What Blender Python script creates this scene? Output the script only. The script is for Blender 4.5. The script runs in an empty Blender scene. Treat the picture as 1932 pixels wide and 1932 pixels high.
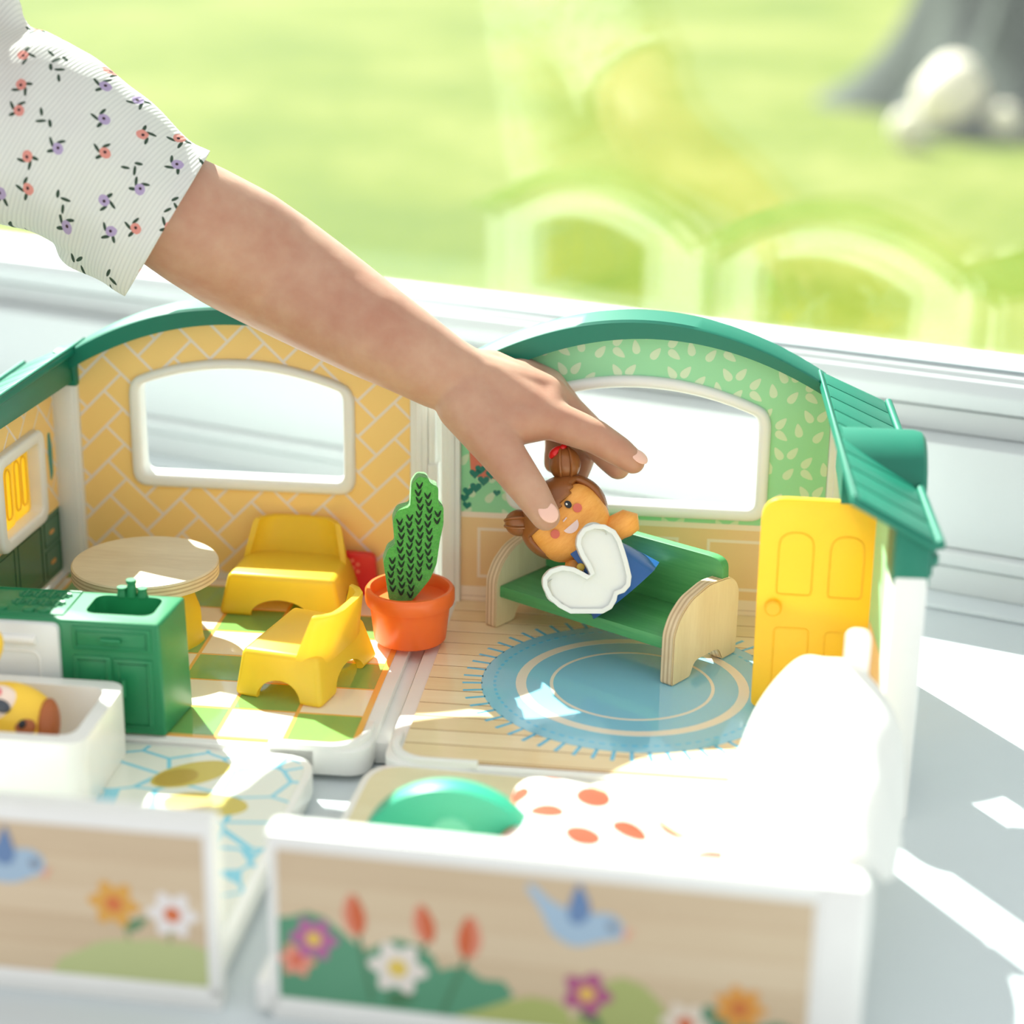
import bpy, bmesh, math, random
from mathutils import Vector, Matrix
random.seed(7)
S = 0.01                      # everything below is written in centimetres
sc = bpy.context.scene
C = sc.collection
R_ = math.radians

# ------------------------------------------------------------------ camera, sky, sun, exposure
cam = bpy.data.cameras.new('camera'); camo = bpy.data.objects.new('camera', cam); C.objects.link(camo)
camo.location = (0, 0, 40.68*S); camo.rotation_euler = (R_(70.5), 0, 0)
cam.sensor_width = 36; cam.lens = 36*3700/1932; cam.shift_x = (966-830)/1932
cam.clip_start = 0.02; cam.clip_end = 200
cam.dof.use_dof = True; cam.dof.focus_distance = 0.955; cam.dof.aperture_fstop = 3.9
sc.camera = camo
sc.cycles.diffuse_bounces = 6
wd = bpy.data.worlds.new('sky'); sc.world = wd; wd.use_nodes = True
bg = wd.node_tree.nodes['Background']; bg.inputs[0].default_value = (0.965, 0.985, 1.0, 1); bg.inputs[1].default_value = 0.67
sun = bpy.data.lights.new('sun', 'SUN'); suno = bpy.data.objects.new('sun', sun); C.objects.link(suno)
sun.energy = 16.0; sun.angle = R_(0.55); sun.color = (1.0, 0.985, 0.955)
e_ = R_(41.0); tv = Vector((0.42*math.cos(e_), -0.9075*math.cos(e_), -math.sin(e_)))
suno.rotation_euler = tv.to_track_quat('-Z', 'Y').to_euler()
suno.location = (-1, 2, 2)
sc.view_settings.view_transform = 'Standard'; sc.view_settings.look = 'None'
sc.view_settings.exposure = 0.60; sc.view_settings.gamma = 1.0
sc.view_settings.use_curve_mapping = False

# ------------------------------------------------------------------ material helpers
def lin(c):
    return tuple(((x/255)/12.92 if x/255 <= 0.04045 else ((x/255+0.055)/1.055)**2.4) for x in c)
class N:
    def __init__(s, name):
        s.m = bpy.data.materials.new(name); s.m.use_nodes = True
        s.t = s.m.node_tree; s.b = s.t.nodes['Principled BSDF']; s.out = s.t.nodes['Material Output']
    def n(s, typ, **kw):
        x = s.t.nodes.new('ShaderNode'+typ)
        for k, v in kw.items(): setattr(x, k, v)
        return x
    def l(s, a, b): s.t.links.new(a, b)
    def math(s, op, a, b=None, clamp=False):
        x = s.n('Math', operation=op); x.use_clamp = clamp
        for i, v in enumerate((a, b)):
            if v is None: continue
            if isinstance(v, (int, float)): x.inputs[i].default_value = v
            else: s.l(v, x.inputs[i])
        return x.outputs[0]
    def mix(s, fac, a, b):
        x = s.n('Mix', data_type='RGBA')
        for i, v in ((0, fac), (6, a), (7, b)):
            if isinstance(v, (int, float)): x.inputs[i].default_value = v
            elif isinstance(v, tuple): x.inputs[i].default_value = v if len(v) == 4 else v+(1,)
            else: s.l(v, x.inputs[i])
        return x.outputs[2]
    def noise(s, scale, detail=3, vec=None, rough=.5):
        x = s.n('TexNoise'); x.inputs['Scale'].default_value = scale; x.inputs['Detail'].default_value = detail
        x.inputs['Roughness'].default_value = rough
        if vec is not None: s.l(vec, x.inputs['Vector'])
        return x.outputs[0]
    def co(s, which='Object'): return s.n('TexCoord').outputs[which]
    def bump(s, h, strength=.2, dist=.001):
        b = s.n('Bump'); b.inputs['Strength'].default_value = strength; b.inputs['Distance'].default_value = dist
        s.l(h, b.inputs['Height']); s.l(b.outputs[0], s.b.inputs['Normal'])
MATS = {}
def plastic(name, rgb, rough=.35, trans=0.0, var=.04, sss=0.0, coat=0.0, lift=1.0):
    if name in MATS: return MATS[name]
    q = N(name); c = tuple(min(1, v*lift) for v in lin(rgb))
    nz = q.noise(60, 4, q.co()); f = q.math('MULTIPLY', nz, var*2)
    dark = tuple(v*(1-var) for v in c); lite = tuple(min(1, v*(1+var)) for v in c)
    col = q.mix(nz, dark, lite)
    q.l(col, q.b.inputs['Base Color']); q.b.inputs['Roughness'].default_value = rough
    q.b.inputs['Coat Weight'].default_value = coat; q.b.inputs['Coat Roughness'].default_value = .06
    q.bump(q.noise(900, 2, q.co()), .06, .0002)
    if sss:
        q.b.inputs['Subsurface Weight'].default_value = sss; q.b.inputs['Subsurface Radius'].default_value = (.004, .003, .001)
    if trans:
        tr = q.n('BsdfTranslucent'); q.l(col, tr.inputs[0]); mx = q.n('MixShader'); mx.inputs[0].default_value = trans
        q.l(q.b.outputs[0], mx.inputs[1]); q.l(tr.outputs[0], mx.inputs[2]); q.l(mx.outputs[0], q.out.inputs[0])
    MATS[name] = q.m; return q.m
def printed(name, rgb, rough=.3, coat=.0):
    return plastic(name, rgb, rough, var=.015, coat=coat)
def wood(name, rgb, rgb2, scale=18, stretch=(1, 8, 1), rough=.55, ring=False, rot=(0, 0, 0)):
    if name in MATS: return MATS[name]
    q = N(name); mp = q.n('Mapping'); q.l(q.co(), mp.inputs[0]); mp.inputs['Scale'].default_value = stretch
    mp.inputs['Rotation'].default_value = rot
    nz = q.noise(scale, 6, mp.outputs[0], .65); nz2 = q.noise(scale*9, 3, mp.outputs[0])
    f = q.math('ADD', q.math('MULTIPLY', nz, .75), q.math('MULTIPLY', nz2, .25))
    r = q.n('ValToRGB'); q.l(f, r.inputs[0]); r.color_ramp.elements[0].position = .32; r.color_ramp.elements[1].position = .68
    r.color_ramp.elements[0].color = lin(rgb2)+(1,); r.color_ramp.elements[1].color = lin(rgb)+(1,)
    q.l(r.outputs[0], q.b.inputs['Base Color']); q.b.inputs['Roughness'].default_value = rough
    q.bump(nz2, .15, .0003); MATS[name] = q.m; return q.m
def plywood(name, axis='x', scale=700):
    if name in MATS: return MATS[name]
    q = N(name); sp = q.n('SeparateXYZ'); q.l(q.co(), sp.inputs[0])
    w = q.math('FRACT', q.math('MULTIPLY', sp.outputs['XYZ'.index(axis.upper())], scale))
    nz = q.noise(120, 4, q.co())
    f = q.math('GREATER_THAN', q.math('ADD', w, q.math('MULTIPLY', q.math('SUBTRACT', nz, .5), .25)), .55)
    c1 = q.mix(nz, lin((206, 178, 140))+(1,), lin((232, 212, 178))+(1,))
    c = q.mix(q.math('MULTIPLY', f, .55), c1, lin((160, 124, 90))+(1,))
    q.l(c, q.b.inputs['Base Color']); q.b.inputs['Roughness'].default_value = .6
    MATS[name] = q.m; return q.m

WHITE = plastic('white_plastic', (236, 235, 230), .35, lift=1.0)
PAINT = plastic('white_window_paint', (200, 205, 205), .42, var=.012)
TEAL = plastic('teal_roof_plastic', (0, 116, 92), .42, trans=.03)
YEL = plastic('yellow_plastic', (255, 224, 70), .30, trans=.38)
YELD = plastic('yellow_door_plastic', (255, 214, 58), .36, trans=.32)
GREEN = plastic('green_kitchen_plastic', (36, 132, 84), .36, trans=.05)
ORANGE = plastic('orange_pot_plastic', (255, 122, 52), .30, trans=.18)

# ------------------------------------------------------------------ mesh helpers
def new(name, data, parent=None, loc=(0, 0, 0), rot=(0, 0, 0), label=None, cat=None, group=None, kind=None):
    o = bpy.data.objects.new(name, data); C.objects.link(o)
    o.location = [v*S for v in loc]; o.rotation_euler = rot
    if parent: o.parent = parent
    tag(o, label, cat, group, kind); return o
def tag(o, label=None, cat=None, group=None, kind=None):
    if label: o['label'] = label
    if cat: o['category'] = cat
    if group: o['group'] = group
    if kind: o['kind'] = kind
def thing(name, loc, rotz, label, cat, group=None, kind=None):
    return new(name, None, None, loc, (0, 0, rotz), label, cat, group, kind)
def fin(bm, name, mat, parent=None, loc=(0, 0, 0), rot=(0, 0, 0), bevel=0, seg=2, smooth=38, label=None, cat=None, group=None, kind=None, weld=False):
    if weld: bmesh.ops.remove_doubles(bm, verts=bm.verts, dist=1e-4)
    bmesh.ops.recalc_face_normals(bm, faces=bm.faces)
    if bevel:
        ed = [e for e in bm.edges if len(e.link_faces) == 2 and e.calc_face_angle(0) > R_(28)]
        if ed: bmesh.ops.bevel(bm, geom=ed, offset=bevel, segments=seg, profile=.5, affect='EDGES', clamp_overlap=True)
    for f in bm.faces: f.smooth = smooth > 0
    for e in bm.edges:
        if len(e.link_faces) == 2: e.smooth = e.calc_face_angle(0) < R_(smooth)
    for v in bm.verts: v.co *= S
    me = bpy.data.meshes.new(name); bm.to_mesh(me); bm.free()
    for m in (mat if isinstance(mat, list) else [mat]): me.materials.append(m)
    return new(name, me, parent, loc, rot, label, cat, group, kind)
def box(bm, x0, x1, y0, y1, z0, z1):
    r = bmesh.ops.create_cube(bm, size=1)
    for v in r['verts']:
        v.co = Vector(((x0+x1)/2+v.co.x*(x1-x0), (y0+y1)/2+v.co.y*(y1-y0), (z0+z1)/2+v.co.z*(z1-z0)))
    return r['verts']
def hexa(bm, b, t):           # b,t: four points each
    vs = [bm.verts.new(p) for p in list(b)+list(t)]
    for f in ((0, 3, 2, 1), (4, 5, 6, 7), (0, 1, 5, 4), (1, 2, 6, 5), (2, 3, 7, 6), (3, 0, 4, 7)): bm.faces.new([vs[i] for i in f])
    return vs
def plate(bm, outline, holes=(), d0=0, d1=1, axis='y'):   # polygon (a,b) extruded along axis
    def mp(a, b, d): return (a, d, b) if axis == 'y' else ((a, b, d) if axis == 'z' else (d, a, b))
    es = []
    for lp in [outline]+list(holes):
        vs = [bm.verts.new(mp(a, b, d0)) for a, b in lp]
        for i in range(len(vs)): es.append(bm.edges.new((vs[i], vs[(i+1) % len(vs)])))
    g = bmesh.ops.triangle_fill(bm, use_beauty=True, use_dissolve=False, edges=es)
    fs = [x for x in g['geom'] if isinstance(x, bmesh.types.BMFace)]
    ex = bmesh.ops.extrude_face_region(bm, geom=fs)
    d = Vector(mp(0, 0, d1-d0))
    vs = [x for x in ex['geom'] if isinstance(x, bmesh.types.BMVert)]
    bmesh.ops.translate(bm, vec=d, verts=vs)
    return vs
def lathe(bm, prof, n=40, cx=0, cy=0, a0=0, a1=2*math.pi):
    full = abs(a1-a0-2*math.pi) < 1e-6; m = n if full else n+1; rings = []
    for r, z in prof:
        rings.append([bm.verts.new((cx+r*math.cos(a0+(a1-a0)*i/n), cy+r*math.sin(a0+(a1-a0)*i/n), z)) for i in range(m)])
    for A, B in zip(rings, rings[1:]):
        for i in range(n):
            j = (i+1) % m
            bm.faces.new((A[i], A[j], B[j], B[i]))
    return rings
def lathe_solid(bm, prof, n=40, cx=0, cy=0):
    rg = lathe(bm, prof, n, cx, cy)
    for r in (rg[0], rg[-1]): bm.faces.new(r)
    return rg
def ellipsoid(bm, c, r, n=24, rot=None):
    g = bmesh.ops.create_uvsphere(bm, u_segments=n, v_segments=max(8, n//2), radius=1)
    for v in g['verts']:
        p = Vector((v.co.x*r[0], v.co.y*r[1], v.co.z*r[2]))
        if rot: p = rot @ p
        v.co = p+Vector(c)
    return g['verts']
def tube(bm, pts, r, n=8, closed=False):
    pts = [Vector(p) for p in pts]; rings = []; L = len(pts); up = None
    for i, p in enumerate(pts):
        a = pts[(i-1) % L] if (closed or i > 0) else p; b = pts[(i+1) % L] if (closed or i < L-1) else p
        t = (b-a).normalized()
        if up is None:
            up = Vector((0, 0, 1)) if abs(t.z) < .9 else Vector((1, 0, 0))
        x = t.cross(up).normalized(); y = x.cross(t).normalized(); up = y
        rr = r[i] if isinstance(r, (list, tuple)) else r
        rings.append([bm.verts.new(p+rr*(math.cos(2*math.pi*k/n)*x+math.sin(2*math.pi*k/n)*y)) for k in range(n)])
    for i in range(L if closed else L-1):
        A, B = rings[i], rings[(i+1) % L]
        for k in range(n): bm.faces.new((A[k], A[(k+1) % n], B[(k+1) % n], B[k]))
    if not closed:
        bm.faces.new(rings[0][::-1]); bm.faces.new(rings[-1])
def fillet(poly, rad):        # rad: dict index -> radius, or one number
    out = []; n = len(poly)
    for i, p in enumerate(poly):
        r = rad.get(i, 0) if isinstance(rad, dict) else rad
        if not r: out.append(tuple(p)); continue
        P = Vector(p); A = Vector(poly[i-1]); B = Vector(poly[(i+1) % n])
        a = P+(A-P).normalized()*min(r, (A-P).length*.49); b = P+(B-P).normalized()*min(r, (B-P).length*.49)
        for k in range(7):
            t = k/6; out.append(tuple((1-t)**2*a+2*t*(1-t)*P+t*t*b))
    return out
def rect(x0, x1, y0, y1, r=0):
    p = [(x0, y0), (x1, y0), (x1, y1), (x0, y1)]
    return fillet(p, r) if r else p
def circ(cx, cy, r, n=32, ry=None, rot=0):
    ry = r if ry is None else ry; c, s = math.cos(rot), math.sin(rot)
    return [(cx+c*r*math.cos(a)-s*ry*math.sin(a), cy+s*r*math.cos(a)+c*ry*math.sin(a)) for a in [2*math.pi*i/n for i in range(n)]]
def area2(p): return sum(p[i][0]*p[(i+1) % len(p)][1]-p[(i+1) % len(p)][0]*p[i][1] for i in range(len(p)))/2
def ccw(p): return list(p) if area2(p) > 0 else list(p)[::-1]
def halfclip(poly, a, b, keep_left=True):
    out = []; sg = 1 if keep_left else -1
    f = lambda p: sg*((b[0]-a[0])*(p[1]-a[1])-(b[1]-a[1])*(p[0]-a[0]))
    for i in range(len(poly)):
        p, q = poly[i], poly[(i+1) % len(poly)]; fp, fq = f(p), f(q)
        if fp >= 0: out.append(p)
        if (fp > 0 > fq) or (fp < 0 < fq):
            t = fp/(fp-fq); out.append((p[0]+t*(q[0]-p[0]), p[1]+t*(q[1]-p[1])))
    return out
def clip_in(poly, conv):
    conv = ccw(conv)
    for i in range(len(conv)):
        poly = halfclip(poly, conv[i], conv[(i+1) % len(conv)])
        if len(poly) < 3: return []
    return poly
def clip_out(poly, conv):
    conv = ccw(conv); res = []
    if not clip_in(poly, conv): return [poly]
    for i in range(len(conv)):
        o = halfclip(poly, conv[i], conv[(i+1) % len(conv)], False)
        if len(o) >= 3 and abs(area2(o)) > 1e-4: res.append(o)
        poly = halfclip(poly, conv[i], conv[(i+1) % len(conv)])
        if len(poly) < 3: break
    return res
def ngon(bm, poly, d0, d1, axis='y'):          # convex polygon prism
    def mp(a, b, d): return (a, d, b) if axis == 'y' else ((a, b, d) if axis == 'z' else (d, a, b))
    A = [bm.verts.new(mp(a, b, d0)) for a, b in poly]; B = [bm.verts.new(mp(a, b, d1)) for a, b in poly]
    n = len(poly); bm.faces.new(A); bm.faces.new(B[::-1])
    for i in range(n): bm.faces.new((A[i], B[i], B[(i+1) % n], A[(i+1) % n]))
def flat(name, poly, d0, d1, mat, parent, axis='y', **kw):   # a flat printed or raised patch
    bm = bmesh.new(); plate(bm, poly, (), d0, d1, axis); return fin(bm, name, mat, parent, smooth=20, **kw)
def evald(o, mods):            # bake modifiers into the mesh
    for typ, kw in mods:
        m = o.modifiers.new(typ, typ)
        for k, v in kw.items(): setattr(m, k, v)
    dg = bpy.context.evaluated_depsgraph_get(); dg.update()
    me = bpy.data.meshes.new_from_object(o.evaluated_get(dg)); old = o.data
    mats = [m for m in old.materials]
    o.modifiers.clear(); o.data = me; bpy.data.meshes.remove(old)
    if len(me.materials) == 0:
        for m in mats: me.materials.append(m)
    return o
def cut(o, cutters):
    ms = []
    for k in cutters:
        ms.append(('BOOLEAN', dict(object=k, operation='DIFFERENCE', solver='EXACT')))
    evald(o, ms)
    for k in cutters:
        d = k.data; bpy.data.objects.remove(k); bpy.data.meshes.remove(d)
    me = o.data
    for p in me.polygons: p.use_smooth = True
    bm = bmesh.new(); bm.from_mesh(me)
    for e in bm.edges:
        if len(e.link_faces) == 2: e.smooth = e.calc_face_angle(0) < R_(35)
    bm.to_mesh(me); bm.free(); return o
class Frame:
    def __init__(s, o, yaw):
        s.o = Vector(o); s.yaw = R_(yaw); s.u = Vector((math.cos(s.yaw), math.sin(s.yaw), 0)); s.v = Vector((math.sin(s.yaw), -math.cos(s.yaw), 0))
    def p(s, u, v, w=0): return s.o+u*s.u+v*s.v+Vector((0, 0, w))
FL = Frame((-20.26, 100.58, 1.6), -8.4)      # kitchen house: u along the back wall, v towards the room, w up
FR = Frame((1.07, 96.39, 1.6), -8.4)         # living-room house
FLT = Frame((-8.25, 60.9, 0), -10.1)         # front trays: v = 0 is the outer face of the printed front wall
FRT = Frame((-6.0, 60.4, 0), -11.5)
FW = Frame((26.8, 101.3, 0), -28)            # the room's window

# ------------------------------------------------------------------ the room: sill, window, lawn
q = N('lawn_grass'); co = q.co()
n1 = q.noise(1.1, 5, co, .6); n2 = q.noise(14, 4, co); f = q.math('ADD', q.math('MULTIPLY', n1, .65), q.math('MULTIPLY', n2, .35))
rp = q.n('ValToRGB'); q.l(f, rp.inputs[0]); el = rp.color_ramp.elements
el[0].position = .36; el[0].color = (.066, .100, .002, 1); el[1].position = .60; el[1].color = (.155, .165, .030, 1)
e2 = el.new(.49); e2.color = (.098, .125, .005, 1)
q.l(rp.outputs[0], q.b.inputs['Base Color']); q.b.inputs['Roughness'].default_value = .95; q.b.inputs['Specular IOR Level'].default_value = .1
bm = bmesh.new(); box(bm, -3000, 3000, 130, 6000, -64, -60)
fin(bm, 'lawn', q.m, label='sunlit lime green lawn outside the window', cat='lawn', kind='structure')
win = thing('window_1', FW.p(0, 0), FW.yaw, 'white framed room window behind the toy houses', 'window', kind='structure')
def wpart(name, prof, mat, u0=-175, u1=90, **kw):      # profile (v, w) run along the window
    bm = bmesh.new(); A = [bm.verts.new((u0, -a, b)) for a, b in prof]; B = [bm.verts.new((u1, -a, b)) for a, b in prof]
    n = len(prof); bm.faces.new(A); bm.faces.new(B[::-1])
    for i in range(n): bm.faces.new((A[i], B[i], B[(i+1) % n], A[(i+1) % n]))
    return fin(bm, name, mat, win, bevel=kw.pop('bevel', .12), seg=3, **kw)
wpart('apron_board', [(0, .3), (0, 1.86), (-9, 1.86), (-9, .3)], PAINT)
wpart('bead_moulding', [(-.05, 1.9), (.28, 2.0), (.28, 2.7), (-.05, 2.86), (-2, 2.86), (-2, 1.9)], PAINT)
wpart('lower_frame', [(-.15, 2.9), (-.15, 8.75), (-8.8, 8.75), (-8.8, 2.9)], PAINT)
wpart('sash_gap', [(-2.2, 8.8), (-2.2, 10.1), (-8, 10.1), (-8, 8.8)], PAINT, bevel=.05)
wpart('sash_rail', [(-1.9, 10.25), (-1.75, 11.2), (-2.2, 11.9), (-7, 11.9), (-7, 10.25)], PAINT)
wpart('glazing_bead', [(-2.4, 11.9), (-2.6, 12.2), (-3.35, 12.5), (-6.4, 12.5), (-6.4, 11.9)], PAINT, bevel=.06)
bm = bmesh.new(); box(bm, -175, 90, 2.9, 3.0, 12.3, 12.52)
fin(bm, 'rubber_gasket', plastic('grey_gasket', (150, 160, 165), .6), win)
for (a, b) in ((-182, -175), (90, 97)):
    bm = bmesh.new(); box(bm, a, b, .15, 8.8, .3, 190); fin(bm, 'window_jamb', PAINT, win, bevel=.3)
bm = bmesh.new(); box(bm, -175, 90, .15, 8.8, 183, 190); fin(bm, 'window_head', PAINT, win, bevel=.3)
q = N('window_glass'); gl = q.n('BsdfGlossy'); gl.inputs['Roughness'].default_value = .0; gl.inputs[0].default_value = (1, 1, 1, 1)
tp = q.n('BsdfTransparent'); tp.inputs[0].default_value = (.97, .99, .975, 1); fr = q.n('Fresnel'); gm_ = q.n('NewGeometry')
q.l(q.math('ADD', 1.55, q.math('MULTIPLY', gm_.outputs['Backfacing'], 1/1.55-1.55)), fr.inputs[0])
mx = q.n('MixShader'); q.l(fr.outputs[0], mx.inputs[0]); q.l(tp.outputs[0], mx.inputs[1]); q.l(gl.outputs[0], mx.inputs[2]); q.l(mx.outputs[0], q.out.inputs[0])
GLASS = q.m
for k, y in enumerate((3.5, 5.3)):
    bm = bmesh.new(); box(bm, -175, 90, y, y+.4, 12.5, 183); fin(bm, 'glass_pane', GLASS, win)
SILL = plastic('white_sill_paint', (204, 212, 214), .30, var=.012)
bm = bmesh.new(); box(bm, -200, 120, -57, 10, -4, 0)
fin(bm, 'floor', SILL, None, FW.p(0, 0), (0, 0, FW.yaw), bevel=.2, label='white painted window seat board under the toys', cat='window seat', kind='structure')
bm = bmesh.new(); box(bm, -200, 120, -2.0, 9, 0, .3)
fin(bm, 'trim_1', SILL, None, FW.p(0, 0), (0, 0, FW.yaw), bevel=.1, label='thin white board edge running along the window foot', cat='trim', kind='structure')
bm = bmesh.new(); box(bm, -200, 120, 9, 12, -62, .3)
fin(bm, 'wall_back', PAINT, None, FW.p(0, 0), (0, 0, FW.yaw), label='white outer wall below the room window', cat='wall', kind='structure')

# tree and stones beyond the glass
BARK = wood('dark_mossy_bark', (42, 56, 36), (14, 26, 16), 6, (1, 1, .3), .9)
tr = thing('tree', (228, 722, -60), 0, 'dark tree trunk with flared foot on the lawn', 'tree')
bm = bmesh.new(); rings = []
for k in range(26):
    z = k*9.0; r0 = 50+32*math.exp(-z/22); ring = []
    for i in range(48):
        a = 2*math.pi*i/48; r = r0*(1+.16*math.exp(-z/30)*math.sin(5*a+.6)+.05*math.sin(11*a+z*.03)+.03*math.sin(23*a))
        ring.append(bm.verts.new((r*math.cos(a)+z*.05, r*math.sin(a), z)))
    rings.append(ring)
for A, B in zip(rings, rings[1:]):
    for i in range(48): bm.faces.new((A[i], A[(i+1) % 48], B[(i+1) % 48], B[i]))
bm.faces.new(rings[-1]); bm.faces.new(rings[0])
fin(bm, 'trunk', BARK, tr)
STONE = plastic('pale_stone', (238, 226, 208), .8, var=.08)
for nm, (x, y, r, lab) in (('stone', (172, 668, 14.5, 'large pale stone in front of the tree trunk')), ('stone', (152, 640, 7, 'small cream stone left of the large pale stone')), ('stone', (186, 652, 7, 'tan stone right of the large pale stone'))):
    bm = bmesh.new(); vs = ellipsoid(bm, (0, 0, r*.75), (r*.85, r*.8, r), 20)
    for v in vs: v.co *= 1+.06*math.sin(v.co.x*.4+1)*math.cos(v.co.z*.3)
    fin(bm, nm, STONE, None, (x, y, -60), (0, 0, .4), label=lab, cat='stone', group='stones by the tree')

# ------------------------------------------------------------------ toy house pieces
def arch(top, k, uc): return lambda u: top-k*(u-uc)**2
def arch_outline(u0, u1, z0, fn, n=28, rad=None):
    top = [(u1+(u0-u1)*i/n, fn(u1+(u0-u1)*i/n)) for i in range(n+1)]
    return [(u0, z0), (u1, z0)]+top
def win_outline(u0, u1, z0, fn, r):
    top = [(u1, fn(u1))]+[(u1-1.3*r+(u0+1.3*r-u1+1.3*r)*i/16, fn(u1-1.3*r+(u0+1.3*r-u1+1.3*r)*i/16)) for i in range(17)]+[(u0, fn(u0))]
    poly = [(u0, z0), (u1, z0)]+top
    return fillet(poly, {0: r, 1: r, 2: r, len(poly)-1: r})
def ring_frame(name, outer, inner, d_front, d_back, mat, parent, axis='y', lip=.18):
    bm = bmesh.new(); plate(bm, outer, [inner], d_front, d_back, axis)
    return fin(bm, name, mat, parent, bevel=lip, seg=3)
BRICK = printed('mustard_brick_print', (252, 212, 132), .42); GROUT = printed('pale_grout_print', (240, 226, 216), .42)
def herringbone(parent, outline, hole, d0, d1, W=1.38, gap=.15, axis='y', name='brick', org=(0, 0)):
    c = math.sqrt(.5)
    xs = [p[0] for p in outline]; ys = [p[1] for p in outline]; n = int((max(xs)-min(xs)+max(ys)-min(ys))/W)+6
    for i in range(-n, n):
        for j in range(-n, n):
            t = (i-j) % 4
            if t == 0: rc = (i, i+2, j, j+1)
            elif t == 3: rc = (i, i+1, j, j+2)
            else: continue
            g = gap/W/2; p4 = [(rc[0]+g, rc[2]+g), (rc[1]-g, rc[2]+g), (rc[1]-g, rc[3]-g), (rc[0]+g, rc[3]-g)]
            p4 = [((a-b)*c*W+org[0], (a+b)*c*W+org[1]) for a, b in p4]
            p = clip_in(p4, outline)
            if len(p) < 3 or abs(area2(p)) < .02: continue
            pcs = clip_out(p, hole) if hole else [p]
            pcs = [x for x in pcs if abs(area2(x)) > .004]
            if not pcs: continue
            bm = bmesh.new()
            for x in pcs: ngon(bm, x, d0, d1, axis)
            fin(bm, name, BRICK, parent, smooth=0)
def arch_band(parent, fn_in, fn_out, u0, u1, v_front, v_back):
    bm = bmesh.new(); n = 40; prof = []
    for i in range(n+1):
        u = u0+(u1-u0)*i/n; a, b = fn_in(u), fn_out(u)
        prof.append([bm.verts.new(p) for p in ((u, -v_front, a), (u, -v_front, b-.12), (u, -v_front+.15, b), (u, -v_back, b), (u, -v_back, a))])
    for A, B in zip(prof, prof[1:]):
        for k in range(5): bm.faces.new((A[k], A[(k+1) % 5], B[(k+1) % 5], B[k]))
    bm.faces.new(prof[0]); bm.faces.new(prof[-1])
    return fin(bm, 'arched_roof_trim', TEAL, parent)
def floor_base(parent, u0, u1, v0, v1, r=1.2):
    bm = bmesh.new(); plate(bm, fillet([(u0, -v1), (u1, -v1), (u1, -v0), (u0, -v0)], {0: r, 1: r}), (), -1.25, -.06, 'z')
    return fin(bm, 'floor_base', WHITE, parent, bevel=.15, seg=2)

# ================= kitchen house (left)
hl = thing('dollhouse', FL.p(0, 0, 0), FL.yaw, 'toy house half with mustard brick wall and checkered kitchen floor', 'dollhouse')
fin_in = arch(14.48, .033, 10.0); fin_out = arch(15.35, .036, 9.4)
wo = win_outline(3.85, 16.0, 5.25, arch(12.45, .036, 9.9), .95); wi = win_outline(4.5, 15.38, 5.98, arch(11.9, .036, 9.9), .5)
bm = bmesh.new(); plate(bm, arch_outline(.2, 19.6, -.1, lambda u: fin_in(u)+.35), [win_outline(4.2, 15.7, 5.6, arch(12.15, .036, 9.9), .7)], .05, .85, 'y')
fin(bm, 'back_wall', WHITE, hl)
wp_out = arch_outline(1.08, 18.92, .45, fin_in)
bm = bmesh.new(); plate(bm, wp_out, [wo], .0, .05, 'y'); wp = fin(bm, 'wall_print', GROUT, hl, smooth=0)
herringbone(wp, wp_out, wo, -.012, .0, org=(9.3, 7.5))
ring_frame('window_frame', wo, wi, -.35, .95, WHITE, hl, lip=.25)
for (a, b) in ((-.5, 1.06), (18.94, 19.85)):
    bm = bmesh.new(); box(bm, a, b, -.28, .9, -.1, 11.3); fin(bm, 'corner_post', WHITE, hl, bevel=.1)
    bm = bmesh.new(); box(bm, a+.3, b-.28, -.36, -.2, .1, 10.8); fin(bm, 'post_rib', WHITE, hl, bevel=.06)
arch_band(hl, fin_in, fin_out, -.1, 19.9, .85, -1.5)
bm = bmesh.new(); box(bm, 19.85, 20.25, -.1, .7, 0, 10.6); box(bm, 19.85, 20.4, -.25, .7, 4.2, 7.2); box(bm, 19.7, 20.72, .5, .95, -1.2, 11.5); fin(bm, 'hinge', WHITE, hl, bevel=.08)  # last box is a back plate added to block sun leaking between the houses
floor_base(hl, -.5, 20.12, -.9, 19.45)
bm = bmesh.new(); box(bm, 20.05, 20.72, -17.5, .2, -1.5, -.45); fin(bm, 'link_strip', WHITE, hl, bevel=.06)
ORL = printed('orange_grout_print', (236, 178, 92), .16, .6); TGR = printed('green_tile_print', (118, 170, 92), .11, .8); TCR = printed('cream_tile_print', (240, 226, 202), .11, .8)
bm = bmesh.new(); plate(bm, fillet([(-.1, -19.0), (19.5, -19.0), (19.5, -.02), (-.1, -.02)], {1: 1.1}), (), -.06, 0, 'z')
fp = fin(bm, 'floor_print', ORL, hl, smooth=0)
cb = [19.3-3.14*i for i in range(8)]; rb = [18.85-2.98*i for i in range(8)]; g = .09
lim = fillet([(0, -18.9), (19.4, -18.9), (19.4, -.1), (0, -.1)], {1: 1.05})
for i in range(7):
    for j in range(7):
        p = [(cb[i+1]+g, -(rb[j]-g)), (cb[i]-g, -(rb[j]-g)), (cb[i]-g, -(rb[j+1]+g)), (cb[i+1]+g, -(rb[j+1]+g))]
        p = clip_in(p, lim)
        if len(p) < 3: continue
        bm = bmesh.new(); ngon(bm, p, 0, .012, 'z'); fin(bm, 'tile', TGR if (i+j) % 2 == 0 else TCR, fp, smooth=0)
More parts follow.
